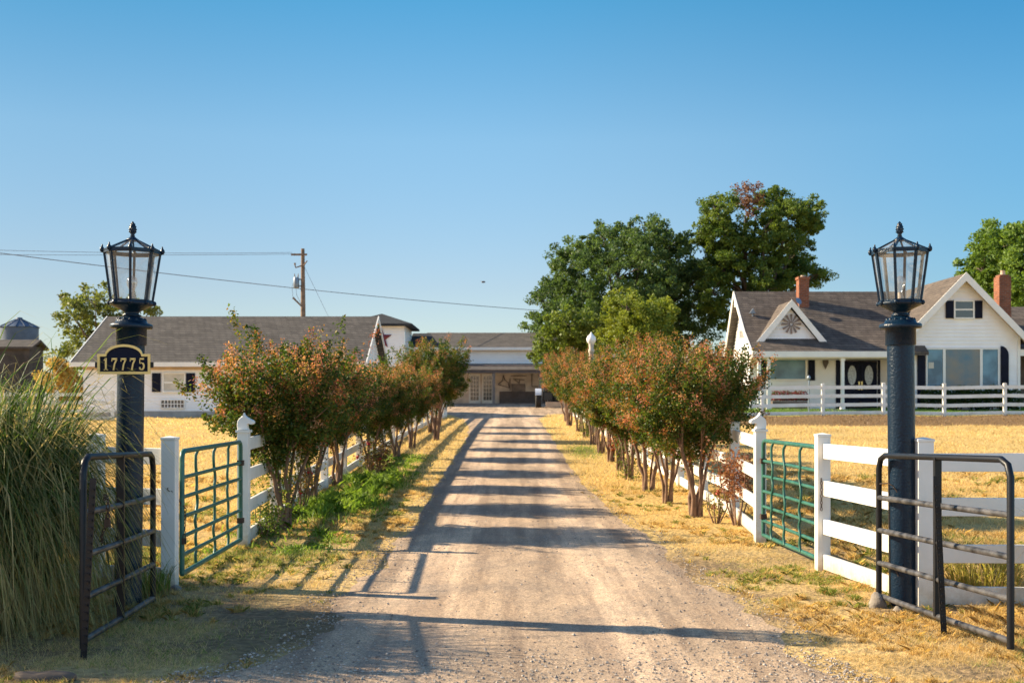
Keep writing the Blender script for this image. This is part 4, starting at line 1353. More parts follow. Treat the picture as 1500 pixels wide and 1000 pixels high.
# ------------------------------------------------------------------ big trees
def big_tree(name, x, y, lobes, n, cols, label, seed, leaf=0.16, trunk=(0.35, 5.0), clump=0.9, group=None, cat='tree', tufts=23, trunk_x=None, mat='leaf_big', limbmat='dark_bark', limbs=True, dens=1.0):
    """lobes: (dx, dy, z, rx, ry, rz) relative to the trunk foot"""
    rng = np.random.default_rng(seed)
    z = G(x, y)
    root = thing(name, (x, y, z), label, cat, group)
    mb = MB()
    th = trunk[1]
    tp = Vector((x + rng.normal(0, .3), y, z + th))
    mb.tube([(x, y, z - 0.2), (x + rng.normal(0, .15), y, z + th * 0.5), tp], [trunk[0] * 1.25, trunk[0], trunk[0] * 0.85], 10)
    for (dx, dy, lz, rx, ry, rz) in lobes:
        e = Vector((x + dx, y + dy, z + lz))
        m_ = tp.lerp(e, 0.5) + Vector((rng.normal(0, 0.4), rng.normal(0, 0.4), -0.1 * (e - tp).length * 0.5))
        mb.tube([tp, m_, e], [trunk[0] * 0.5, trunk[0] * 0.32, trunk[0] * 0.12], 7, cap=False)
        for q in range(5):
            v = Vector(rng.normal(size=3)); v.normalize()
            e2 = e + Vector((v.x * rx * .8, v.y * ry * .8, abs(v.z) * rz * .8))
            mb.tube([e, e.lerp(e2, .5) + Vector((0, 0, .1)), e2], [trunk[0] * 0.12, trunk[0] * .08, trunk[0] * 0.03], 5, cap=False)
    mb.build('trunk', M[limbmat], root)
    vol = np.array([(l[3] * l[5]) ** 1.0 for l in lobes]); vol = vol / vol.sum()
    P = []; T = []; S = []
    for li, (dx, dy, lz, rx, ry, rz) in enumerate(lobes):
        nl = int(n * vol[li]); nc = max(6, int(tufts * dens * (rx * rz) / (clump * clump) * 1.1))
        d = rng.normal(size=(nc, 3)); d /= np.linalg.norm(d, axis=1)[:, None]
        rad = rng.uniform(0.50, 1.13, nc)
        cc = np.stack([dx + d[:, 0] * rx * rad, dy + d[:, 1] * ry * rad, lz + d[:, 2] * rz * rad], -1)
        cs = clump * rng.uniform(0.22, 0.62, nc)
        ci = rng.integers(nc, size=nl)
        o = rng.normal(size=(nl, 3)); o /= np.linalg.norm(o, axis=1)[:, None]
        o *= (rng.random(nl) ** 0.45)[:, None] * np.array([1, 1, 0.75])
        p = cc[ci] + o * cs[ci][:, None]
        P.append(p)
        ct = rng.random(nc)[ci] * 0.55 + rng.random(nl) * 0.45
        T.append(lerp(cols[0], cols[1], ct)); S.append(leaf * rng.uniform(0.6, 1.25, nl))
    P = np.concatenate(P); T = np.concatenate(T); S = np.concatenate(S)
    mesh_obj('crown', np_mesh('crown', leaf_quads(rng, P, S, 0.62, 0.5), 4, len(P), T, M[mat]), root)
    return root

def lobes_px(L, x, y, depth=0.8):
    """measured outline lobes (photo px centre and radii) turned into metres at the tree's own distance"""
    s = F_PX / y; z0 = G(x, y); out = []
    for i, (px, py, rx, ry) in enumerate(L):
        out.append(((px - 750) / s - x, (((i * 37) % 7) - 3) * 0.35 * depth, CAM_H + (592 - py) / s - z0, rx / s, min(rx, ry) / s * depth * 1.2, ry / s))
    return out
# broad dark tree
bx, by = 9.0, 95.0
big_tree('broad_tree', bx, by, lobes_px([(900, 415, 75, 68), (845, 400, 45, 45), (955, 395, 55, 50), (990, 430, 50, 60), (830, 460, 55, 50), (800, 495, 34, 40), (1010, 470, 45, 50),
        (940, 350, 35, 26), (885, 362, 38, 28), (920, 480, 80, 50), (815, 430, 25, 25), (1030, 400, 28, 30), (985, 360, 28, 20)], bx, by, 2.2), 130000,
        ((0.040, 0.085, 0.030), (0.120, 0.185, 0.055)), 'broad dark green leafy tree rising behind the driveway and house', 31, 0.115, (0.5, 4.5), 1.25)
# tall irregular tree with dead top
tx, ty = 19.2, 90.0
big_tree('tall_tree', tx, ty, lobes_px([(1045, 318, 30, 30), (1035, 345, 24, 20), (1060, 350, 32, 30), (1138, 290, 26, 22), (1150, 320, 42, 26), (1185, 315, 26, 24), (1195, 325, 14, 18), (1110, 345, 34, 26), (1090, 375, 48, 28),
        (1150, 365, 40, 26), (1170, 385, 30, 22), (1120, 405, 40, 22), (1060, 395, 34, 28), (1075, 450, 34, 30), (1110, 432, 26, 22), (1180, 408, 30, 16), (1202, 402, 16, 14), (1150, 415, 24, 12), (1040, 430, 22, 30)], tx, ty, 1.6), 100000,
        ((0.035, 0.085, 0.018), (0.180, 0.240, 0.040)), 'tall irregular tree with clumped crown behind the gabled house', 32, 0.10, (0.45, 6.5), 0.95)
big_tree('dead_branches_tree', 18.2, 91.0, lobes_px([(1092, 290, 24, 22), (1100, 305, 18, 18)], 18.2, 91.0, 1.0), 1700,
        ((0.16, 0.07, 0.05), (0.22, 0.12, 0.08)), 'thin reddish half dead treetop between the green crowns', 33, 0.10, (0.22, 14.0), 0.8)
rx_, ry_ = 33.0, 76.0
big_tree('leafy_tree', rx_, ry_, lobes_px([(1480, 400, 62, 62), (1500, 355, 40, 34), (1455, 370, 34, 34), (1530, 420, 60, 70), (1490, 460, 50, 50), (1440, 400, 24, 30), (1470, 340, 22, 18)], rx_, ry_, 2.0), 55000,
        ((0.055, 0.125, 0.022), (0.20, 0.29, 0.05)), 'dense green tree behind the right brick chimney at right edge', 34, 0.125, (0.4, 4.0), 1.0)
big_tree('bright_tree', 6.9, 70.0, lobes_px([(915, 460, 34, 34), (940, 475, 40, 30), (965, 460, 26, 28), (895, 480, 26, 28), (930, 500, 60, 30), (905, 440, 18, 14), (965, 448, 14, 12)], 6.9, 70.0, 1.6), 30000,
        ((0.10, 0.15, 0.018), (0.30, 0.33, 0.05)), 'bright yellow green tree in front of the broad dark tree', 35, 0.085, (0.15, 2.5), 0.6)
big_tree('olive_tree', 3.5, 73.0, lobes_px([(835, 480, 38, 26), (810, 500, 28, 26), (865, 490, 34, 34), (840, 515, 50, 24), (795, 520, 20, 18)], 3.5, 73.0, 1.4), 15000,
        ((0.07, 0.12, 0.02), (0.20, 0.25, 0.05)), 'soft green tree at the end of the driveway on right', 36, 0.11, (0.15, 2.2), 0.6)
big_tree('thin_tree', -26.5, 76.0, lobes_px([(150, 450, 40, 30), (115, 465, 28, 28), (185, 455, 34, 24), (120, 500, 30, 26), (105, 530, 26, 22), (220, 455, 16, 10), (165, 490, 40, 22), (100, 440, 10, 10)], -26.5, 76.0, 1.3), 8500,
        ((0.08, 0.12, 0.03), (0.22, 0.24, 0.07)), 'sparse sunlit tree rising behind the left end of long low building', 37, 0.12, (0.2, 3.0), 0.8)
big_tree('golden_tree', -27.5, 70.0, lobes_px([(95, 548, 24, 20), (112, 560, 18, 18), (85, 572, 20, 18), (100, 580, 24, 14)], -27.5, 70.0, 1.2), 6000,
        ((0.34, 0.22, 0.05), (0.50, 0.34, 0.10)), 'low golden dry tree between old barn and long low building', 38, 0.11, (0.15, 1.5), 0.7)

# ------------------------------------------------------------------ buildings
def window(mb_unused, X0, X1, z0, z1, y, root, mats=('curtain_reflect',), cols=1, rows=1, frame=0.07, fm='trim', name='window', muntin=0.03):
    """window on a wall facing -y: frame part with pane sub-parts"""
    fr = MB()
    yf = y - 0.07
    fr.box(X0 - frame, X1 + frame, yf, y + 0.02, z1, z1 + frame)
    fr.box(X0 - frame, X1 + frame, yf - 0.02, y + 0.02, z0 - frame, z0)
    fr.box(X0 - frame, X0, yf, y + 0.02, z0, z1)
    fr.box(X1, X1 + frame, yf, y + 0.02, z0, z1)
    for k in range(1, cols):
        xx = X0 + (X1 - X0) * k / cols
        fr.box(xx - muntin / 2, xx + muntin / 2, yf + 0.02, y + 0.01, z0, z1)
    for k in range(1, rows):
        zz = z0 + (z1 - z0) * k / rows
        fr.box(X0, X1, yf + 0.024, y + 0.01, zz - muntin / 2, zz + muntin / 2)
    f = fr.build(name, M[fm], root)
    p = MB(); p.box(X0, X1, y - 0.035, y + 0.005, z0, z1)
    p.build('pane', M[mats[0]], f)
    return f

def shutter(X0, X1, z0, z1, y, root, arch=0):
    mb = MB()
    poly = [(X0, y, z0), (X1, y, z0)]
    if arch:
        n = 8
        for k in range(n + 1):
            t = k / n * math.pi / 2
            if arch > 0: poly.append((X1 - (X1 - X0) * (1 - math.cos(t)) , y, z1 - (X1 - X0) * (1 - math.sin(t)) * 1.2)) if False else poly.append((X0 + (X1 - X0) * math.cos(t), y, z1 - 0.45 + 0.45 * math.sin(t)))
            else: pass
        if arch < 0:
            for k in range(n + 1):
                t = math.pi / 2 * (1 - k / n)
                poly.append((X1 - (X1 - X0) * math.cos(t), y, z1 - 0.45 + 0.45 * math.sin(t)))
    else:
        poly += [(X1, y, z1), (X0, y, z1)]
    mb.prism(poly, (0, -0.05, 0))
    k = z0 + 0.1
    while k < z1 - (0.5 if arch else 0.1):
        mb.box(X0 + 0.04, X1 - 0.04, y - 0.065, y - 0.049, k, k + 0.03); k += 0.07
    mb.build('shutter', M['navy'], root)

# --- gabled farmhouse on the right
def farmhouse():
    z0 = 1.22
    root = thing('farmhouse', (17.0, 56.0, z0), 'white farmhouse with brown shingle roof, two gables and brick chimneys', 'house')
    # ground floor wall behind the porch
    w = MB()
    siding(w, [(11.5, z0), (18.4, z0), (18.4, 4.8), (11.5, 4.8)], lambda u, z: (u, 56.0, z), (0, -1, 0))
    w.build('porch_wall', M['siding'], root, recalc=False)
    # left gable wall (faces -x)
    w = MB()
    siding(w, [(56.0, z0), (60.3, z0), (60.3, 4.35), (58.0, 7.05), (56.0, 5.5)], lambda u, z: (11.5, u, z), (-1, 0, 0))
    w.build('gable_wall', M['siding'], root, recalc=False)
    w = MB(); w.box(11.6, 18.3, 56.1, 60.2, z0 - 0.2, 4.3); w.box(18.5, 23.4, 54.2, 63.8, z0 - 0.2, 4.6)
    w.build('core_wall', M['cream'], root)
    # wing front wall
    w = MB()
    siding(w, [(18.35, z0), (23.55, z0), (23.55, 4.85), (20.95, 7.50), (18.35, 4.85)], lambda u, z: (u, 54.0, z), (0, -1, 0))
    w.build('front_wall', M['siding'], root, recalc=False)
    w = MB()
    siding(w, [(54.0, z0), (64.0, z0), (64.0, 4.85), (54.0, 4.85)], lambda u, z: (18.35, u, z), (-1, 0, 0))
    w.build('side_wall', M['siding'], root, recalc=False)
    w = MB(); siding(w, [(54.0, z0), (64.0, z0), (64.0, 4.85), (54.0, 4.85)], lambda u, z: (23.55, u, z), (1, 0, 0))
    w.build('side_wall', M['siding'], root, recalc=False)
    w = MB(); w.box(18.27, 18.40, 53.94, 54.03, z0, 4.8); w.build('corner_trim', M['trim'], root)
    w = MB(); w.box(23.50, 23.63, 53.94, 54.03, z0, 4.8)
    w.build('corner_trim', M['trim'], root)
    # main roof
    xl, xr = 11.1, 19.2
    prof = [(53.45, 4.07), (55.2, 5.09), (58.0, 7.28), (60.7, 4.1)]
    rf = MB()
    th = 0.16
    for (ya, za), (yb, zb) in zip(prof, prof[1:]):
        rf.prism([(xl, ya, za), (xr, ya, za), (xr, yb, zb), (xl, yb, zb)], (0, 0, -th))
    rf.build('roof', M['roof'], root)
    # fascia / barge boards
    t = MB()
    t.box(xl - 0.02, 18.30, 53.38, 53.46, 3.82, 4.09)
    t.build('porch_fascia', M['trim'], root)
    t = MB()
    for (ya, za), (yb, zb) in zip(prof, prof[1:]):
        t.prism([(xl - 0.05, ya, za + 0.02), (xl - 0.05, yb, zb + 0.02), (xl - 0.05, yb, zb - 0.26), (xl - 0.05, ya, za - 0.26)], (0.048, 0, 0))
    t.build('barge_board', M['trim'], root)
    # tall lit outlooker / brace panel on the left gable
    t = MB(); t.box(xl - 0.02, 11.46, 56.6, 57.2, 4.9, 5.25); t.box(xl + 0.02, 11.46, 57.9, 58.05, 6.5, 6.8)
    t.build('gable_bracket', M['trim'], root)
    # soffit and porch
    t = MB(); t.box(xl, 18.32, 53.47, 56.0, 3.78, 3.83); t.build('porch_ceiling', M['cream'], root)
    t = MB(); t.box(11.2, 18.3, 53.4, 55.98, z0 - 0.15, z0 + 0.2); t.build('porch_floor', M['concrete'], root)
    for X in (11.42, 11.86, 15.27):
        p = MB(); p.box(X - 0.07, X + 0.07, 53.55, 53.69, z0 + 0.2, 3.80); p.box(X - 0.10, X + 0.10, 53.52, 53.72, z0 + 0.2, z0 + 0.36); p.box(X - 0.10, X + 0.10, 53.52, 53.72, 3.66, 3.78)
        p.build('porch_post', M['trim'], root)
    # dormer
    dm = MB()
    siding(dm, [(11.75, 4.55), (14.45, 4.55), (13.1, 6.15)], lambda u, z: (u, 54.62, z), (0, -1, 0), 0.16)
    dm.build('dormer_wall', M['siding'], root, recalc=False)
    A = 54.38
    dr = MB()
    for sgn in (-1, 1):
        xe = 13.1 + sgn * 1.78
        q = [(xe, A, 4.38), (13.1, A, 6.52), (13.1, 57.05, 6.52), (xe, 54.35, 4.38)]
        q = [(xe, A, 4.38), (13.1, A, 6.52), (13.1, 57.2, 6.52), (xe, 54.6, 4.38)]
        dr.prism(q, (0, 0, -0.10))
    dr.build('dormer_roof', M['roof'], root)
    tb = MB()
    for sgn in (-1, 1):
        xe = 13.1 + sgn * 1.80
        tb.prism([(xe, A - 0.05, 4.40), (13.1, A - 0.05, 6.56), (13.1, A - 0.05, 6.20), (13.1 + sgn * 1.45, A - 0.05, 4.40)], (0, 0.048, 0))
    tb.build('dormer_trim', M['trim'], root)
    # wagon wheel ornament
    wh = MB()
    cx, cz, rr = 13.12, 5.42, 0.46
    wy = 54.52
    for k in range(12):
        a = 2 * math.pi * k / 12
        p0 = Vector((cx + 0.08 * math.cos(a), wy, cz + 0.08 * math.sin(a))); p1 = Vector((cx + rr * math.cos(a), wy, cz + rr * math.sin(a)))
        sd = Vector((-math.sin(a), 0, math.cos(a)))
        wh.prism([p0 - sd * .012, p0 + sd * .012, p1 + sd * .052, p1 - sd * .052], (0, -0.03, 0))
    wh.tube([(cx + 0.09 * math.cos(2 * math.pi * k / 12), wy, cz + 0.09 * math.sin(2 * math.pi * k / 12)) for k in range(12)], 0.02, 6, closed=True)
    wh.build('wheel_ornament', M['wheel'], root)
    # wing roof
    ap = (20.95, 7.70); sl_ = 1.03; ov = 2.98
    wr = MB()
    for sgn in (-1, 1):
        xe = ap[0] + sgn * ov; ze = ap[1] - ov * sl_
        wr.prism([(xe, 53.55, ze), (ap[0], 53.55, ap[1]), (ap[0], 64.2, ap[1]), (xe, 64.2, ze)], (0, 0, -0.16))
    wr.build('wing_roof', M['roof'], root)
    rb = MB()
    for sgn in (-1, 1):
        xe = ap[0] + sgn * (ov + 0.04); ze = ap[1] - (ov + 0.04) * sl_
        rb.prism([(xe, 53.49, ze + 0.04), (ap[0], 53.49, ap[1] + 0.04), (ap[0], 53.49, ap[1] - 0.36), (xe, 53.49, ze - 0.36)], (0, 0.055, 0))
    rb.build('rake_board', M['trim'], root)
    sf = MB()
    for sgn in (-1, 1):
        xe = ap[0] + sgn * ov; ze = ap[1] - ov * sl_ - 0.17
        sf.prism([(xe, 53.56, ze), (ap[0], 53.56, ap[1] - 0.17), (ap[0], 54.0, ap[1] - 0.17), (xe, 54.0, ze)], (0, 0, -0.03))
    sf.build('soffit', M['tan_trim'], root)
    sk = MB(); 
    # skylight on the wing's left slope
    def onroof(X, yy, up): return (X, yy, ap[1] - (ap[0] - X) * sl_ + up)
    q = [onroof(19.75, 57.8, 0.02), onroof(20.35, 57.8, 0.02), onroof(20.35, 58.9, 0.02), onroof(19.75, 58.9, 0.02)]
    sk.prism(q, (-0.09, 0, 0.10)); sk.build('skylight', M['window_dark'], root)
    # windows
    window(None, 12.43, 14.14, 2.87, 3.82, 55.97, root, ('curtain_reflect',), name='window')
    shutter(11.98, 12.28, 2.80, 3.92, 55.96, root); shutter(14.28, 14.60, 2.80, 3.92, 55.96, root)
    for (a, b_, m_) in ((19.30, 20.02, 'curtain_reflect'), (20.14, 21.74, 'window_tan'), (21.86, 22.58, 'curtain_reflect')):
        window(None, a, b_, 2.45, 4.20, 53.97, root, (m_,), frame=0.06, name='picture_window')
    n_ = MB(); n_.box(19.36, 19.60, 53.925, 53.935, 3.32, 3.60); n_.build('notice', M['blind'], root)
    shutter(18.84, 19.20, 1.45, 4.36, 53.96, root, arch=-1); shutter(22.72, 23.08, 1.45, 4.36, 53.96, root, arch=1)
    window(None, 20.60, 21.42, 5.68, 6.42, 53.97, root, ('window_dark',), rows=2, name='window', muntin=0.07)
    shutter(20.16, 20.52, 5.64, 6.46, 53.96, root); shutter(21.50, 21.86, 5.64, 6.46, 53.96, root)
    # double door
    for k, X in enumerate((15.98, 16.79)):
        d = MB(); d.box(X, X + 0.79, 55.90, 55.97, z0 + 0.22, 3.72)
        for (za, zb) in ((z0 + 0.4, 2.15),):
            d.box(X + 0.14, X + 0.65, 55.875, 55.905, za, zb)
        dd = d.build('door', M['navy'], root)
        ov_ = MB(); cxo = X + 0.395
        ov_.prism([(cxo + 0.2 * math.cos(2 * math.pi * q / 24), 55.895, 3.05 + 0.47 * math.sin(2 * math.pi * q / 24)) for q in range(24)], (0, -0.02, 0))
        ov_.build('oval_glass', M['oval'], dd)
        h = MB(); h.ball((X + (0.74 if k == 0 else 0.05), 55.86, 2.55), 0.045, 8, 6); h.box(X + (0.70 if k == 0 else 0.02), X + (0.77 if k == 0 else 0.09), 55.87, 55.91, 2.35, 2.75)
        h.build('handle', M['gold'], dd)
    df = MB(); df.box(15.62, 15.92, 55.93, 55.99, z0 + 0.2, 3.80); df.box(17.64, 17.74, 55.9, 55.99, z0 + 0.2, 3.80); df.box(15.92, 17.64, 55.9, 55.99, 3.74, 3.80)
    df.build('door_surround', M['navy'], root)
    wl = MB(); wl.box(14.98, 15.22, 55.8, 55.97, 3.62, 3.82); wl.prism([(14.98, 55.85, 3.62), (15.22, 55.85, 3.62), (15.1, 55.85, 3.35)], (0, 0.1, 0)); wl.build('wall_light', M['brown_dark'], root)
    # chimneys
    c = MB(); c.box(14.06, 14.56, 56.85, 57.40, 5.9, 7.78); c.box(14.02, 14.60, 56.81, 57.44, 7.78, 7.90); c.build('chimney', M['brick'], root)
    c = MB(); c.box(23.64, 24.22, 56.3, 56.95, z0, 7.85); c.box(23.70, 24.16, 56.36, 56.89, 7.85, 7.95)
    cc_ = c.build('chimney', M['brick'], root); cc_['label'] = 'tall outside brick chimney at right end'
    f = MB(); f.lathe([(0.12, 7.95), (0.10, 8.15), (0.11, 8.17)], (23.93, 56.6, 0), 12); f.build('flue', M['tan_trim'], cc_)
    f = MB(); f.lathe([(0.11, 7.90), (0.10, 7.98)], (14.3, 57.1, 0), 12); f.build('flue', M['tan_trim'], root)
    # roof vent and satellite dish
    v = MB(); v.tube([(11.68, 56.3, 5.9), (11.68, 56.3, 6.22)], 0.05, 8); v.prism([(11.5, 56.2, 6.05), (11.8, 56.2, 6.05), (11.68, 56.2, 6.3)], (0, 0.16, 0)); v.build('roof_vent', M['galv'], root)
    # right annex
    an = MB(); an.box(23.7, 29.5, 57.2, 62, z0, 4.3); an.build('annex_wall', M['brown_dark'], root)
    an = MB(); an.prism([(23.62, 54.0, 4.15), (30, 54.0, 4.15), (30, 59.0, 6.6), (23.62, 59.0, 6.6)], (0, 0, -0.15)); an.build('annex_roof', M['roof'], root)
    an = MB(); an.box(23.62, 30, 53.93, 53.99, 3.9, 4.2); an.build('annex_fascia', M['trim'], root)
farmhouse()
ds = thing('satellite_dish', (14.0, 56.6, 6.15), 'small grey satellite dish on farmhouse roof beside brick chimney', 'dish')
MB().tube([(14.0, 56.6, 6.1), (14.0, 56.55, 6.6)], 0.02, 6).build('mast', M['galv'], ds)
dd_ = MB(); dd_.lathe([(0.02, 0), (0.10, 0.012), (0.17, 0.035), (0.18, 0.045)], (0, 0, 0), 18)
rotm = Matrix.Rotation(R(62), 4, 'X') @ Matrix.Rotation(R(30), 4, 'Y')
dd_.v = [rotm @ v + Vector((13.93, 56.5, 6.66)) for v in dd_.v]
dd_.build('reflector', M['galv'], ds)

# foundation plants
def hedge(X0, X1, y, z, h, dep, n, cols, label, seed, name='hedge', flowers=None):
    rng = np.random.default_rng(seed)
    root = thing(name, ((X0 + X1) / 2, y, z), label, 'hedge')
    k = int((X1 - X0) / 0.5) + 1
    P = []
    for i in range(n):
        j = rng.integers(k); cx = X0 + (X1 - X0) * (j + 0.5) / k
        v = rng.normal(size=3); v /= np.linalg.norm(v); r_ = rng.random() ** 0.35
        P.append(((cx + v[0] * 0.42 * r_) - (X0 + X1) / 2, v[1] * dep * r_, h * (0.5 + 0.12 * math.sin(j * 2.3)) + v[2] * h * 0.5 * r_))
    P = np.array(P); P[:, 2] = np.maximum(P[:, 2], 0.02)
    T = lerp(cols[0], cols[1], rng.random(n))
    mesh_obj('foliage', np_mesh('foliage', leaf_quads(rng, P, rng.uniform(.04, .08, n), 0.6), 4, n, T, M['leaf']), root)
    mb = MB()
    for j in range(k):
        cx = X0 + (X1 - X0) * (j + 0.5) / k
        for q in range(3):
            mb.tube([(cx, y, z - 0.05), (cx + rng.normal(0, .15), y + rng.normal(0, .1), z + h * 0.7)], [0.02, 0.008], 5, cap=False)
    mb.build('stems', M['dark_bark'], root)
hedge(18.9, 23.3, 53.3, 1.38, 1.1, 0.35, 6000, ((0.02, 0.04, 0.012), (0.05, 0.09, 0.02)), 'dark low hedge beneath the large picture window', 51)
fb = thing('flower_box', (13.2, 55.2, 1.42), 'brown planter box of red flowers on the farmhouse porch', 'planter')
MB().box(12.35, 14.0, 55.0, 55.4, 1.42, 1.80).build('box', M['brown_dark'], fb)
rng = np.random.default_rng(77)
P = np.stack([rng.uniform(-0.85, 0.85, 1400), rng.uniform(-.22, .22, 1400), 0.42 + 0.45 * rng.random(1400) ** 1.5], -1)
mesh_obj('flowers', np_mesh('flowers', leaf_quads(rng, P, rng.uniform(.03, .06, 1400)), 4, 1400, np.where((rng.random(1400) < .65)[:, None], [[0.22, 0.02, 0.035]], [[0.06, 0.10, 0.03]]), M['leaf']), fb)
small_bush(22.9 + 1.1, 52.3, 1.0, 0.35, ((0.30, 0.26, 0.08), (0.45, 0.30, 0.08)), 500, 'yellow flowering bush at the right end of house lawn', 'bush', 66, 0, 0.05, name='flowering_bush', leaf_low=0.1)
gp = thing('garden_post', (13.1, 51.2, G(13.1, 51.2)), 'slim pale garden stake with finial behind the lawn fence', 'post')
MB().tube([(13.1, 51.2, G(13.1, 51.2)), (13.1, 51.2, 2.75)], 0.03, 8).build('stem', M['galv'], gp)
MB().ball((13.1, 51.2, 2.82), 0.08, 10, 8, (1, 1, 1.4)).build('finial', M['galv'], gp)

# --- long low building on the left
def long_building():
    z0 = 0.97
    root = thing('long_building', (-14.0, 60.0, z0), 'long low white building with grey shingle roof left of driveway', 'building')
    X0, X1 = -21.05, -7.5
    w = MB(); siding(w, [(X0, z0 + 0.2), (X1, z0 + 0.2), (X1, 3.62), (X0, 3.62)], lambda u, z: (u, 57.0, z), (0, -1, 0), 0.16)
    w.build('front_wall', M['siding'], root, recalc=False)
    w = MB(); siding(w, [(57.0, z0 + 0.2), (66.4, z0 + 0.2), (66.4, 3.75), (61.7, 6.05), (57.0, 3.75)], lambda u, z: (X1, u, z), (1, 0, 0), 0.16)
    w.build('gable_wall', M['siding'], root, recalc=False)
    w = MB(); siding(w, [(57.0, z0 + 0.2), (66.4, z0 + 0.2), (66.4, 3.75), (61.7, 6.05), (57.0, 3.75)], lambda u, z: (X0, u, z), (-1, 0, 0), 0.16)
    w.build('gable_wall', M['siding'], root, recalc=False)
    w = MB(); w.box(X0 + 0.1, X1 - 0.1, 57.1, 66.3, z0 - 0.2, 3.6); w.build('core_wall', M['cream'], root)
    f = MB(); f.box(X0 - 0.02, X1 + 0.02, 56.90, 66.45, z0 - 0.3, z0 + 0.34); f.build('foundation', M['concrete'], root)
    r_ = MB()
    for (ya, za), (yb, zb) in (((56.5, 3.70), (61.7, 6.32)), ((61.7, 6.32), (66.9, 3.70))):
        r_.prism([(X0 - 0.45, ya, za), (X1 + 0.38, ya, za), (X1 + 0.38, yb, zb), (X0 - 0.45, yb, zb)], (0, 0, -0.14))
    r_.build('roof', M['roof_gray'], root)
    t = MB(); t.box(X0 - 0.45, X1 + 0.38, 56.42, 56.50, 3.48, 3.70); t.build('fascia', M['trim'], root)
    t = MB(); t.box(X0, X1, 56.93, 56.99, 3.34, 3.56); t.build('frieze', M['tan_trim'], root)
    t = MB(); t2 = MB()
    for (ya, za), (yb, zb) in (((56.5, 3.70), (61.7, 6.32)), ((61.7, 6.32), (66.9, 3.70))):
        t.prism([(X1 + 0.385, ya, za + .02), (X1 + 0.385, yb, zb + .02), (X1 + 0.385, yb, zb - 0.24), (X1 + 0.385, ya, za - 0.24)], (0.05, 0, 0))
        t2.prism([(X0 - 0.455, ya, za + .02), (X0 - 0.455, yb, zb + .02), (X0 - 0.455, yb, zb - 0.24), (X0 - 0.455, ya, za - 0.24)], (-0.05, 0, 0))
    t.build('barge_board', M['trim'], root); t2.build('barge_board', M['trim'], root)
    window(None, -17.08, -16.08, 2.30, 3.14, 56.97, root, ('blind',), rows=2, name='window', muntin=0.08)
    shutter(-17.66, -17.24, 2.26, 3.18, 56.96, root); shutter(-15.98, -15.56, 2.26, 3.18, 56.96, root)
    window(None, -17.2, -16.1, 1.50, 1.84, 56.97, root, ('window_dark',), cols=7, rows=2, name='grille', frame=0.05, muntin=0.04)
long_building()

# --- tower block behind
def tower():
    root = thing('tower', (-9.2, 83, 1.5), 'square white tower with low hipped roof behind long building', 'building')
    w = MB()
    siding(w, [(-11.0, 1.4), (-7.4, 1.4), (-7.4, 7.2), (-11.0, 7.2)], lambda u, z: (u, 80.0, z), (0, -1, 0), 0.2)
    siding(w, [(80.0, 1.4), (85.5, 1.4), (85.5, 7.2), (80.0, 7.2)], lambda u, z: (-7.4, u, z), (1, 0, 0), 0.2)
    siding(w, [(80.0, 1.4), (85.5, 1.4), (85.5, 7.2), (80.0, 7.2)], lambda u, z: (-11.0, u, z), (-1, 0, 0), 0.2)
    w.build('wall', M['siding'], root, recalc=False)
    r_ = MB(); e = 7.18
    r_.add([(-11.6, 79.5, e), (-6.85, 79.5, e), (-6.85, 86.0, e), (-11.6, 86.0, e), (-9.2, 82.0, 8.05), (-9.2, 83.5, 8.05), (-11.6, 79.5, e - .14), (-6.85, 79.5, e - .14), (-6.85, 86, e - .14), (-11.6, 86, e - .14)],
           [(0, 1, 4), (1, 2, 5, 4), (2, 3, 5), (3, 0, 4, 5), (0, 6, 7, 1), (1, 7, 8, 2), (2, 8, 9, 3), (3, 9, 6, 0), (6, 9, 8, 7)])
    r_.build('roof', M['roof_dark'], root)
tower()
def star():
    cx, cz, rr, yy = -9.0, 6.2, 0.78, 79.9
    root = MB()
    pts = []
    for k in range(10):
        a = R(90) + math.pi * k / 5; q = rr if k % 2 == 0 else rr * 0.40
        pts.append((cx + q * math.cos(a), yy, cz + q * math.sin(a)))
    b_ = [Vector(p) for p in pts]
    c0 = Vector((cx, yy - 0.14, cz))
    root.add(b_ + [c0], [(i, (i + 1) % 10, 10) for i in range(10)] + [tuple(range(10))])
    o = root.build('barn_star', M['star'], None, org=(cx, yy, cz))
    tag(o, 'large dark red five pointed star mounted on the white tower', 'star ornament')
star()

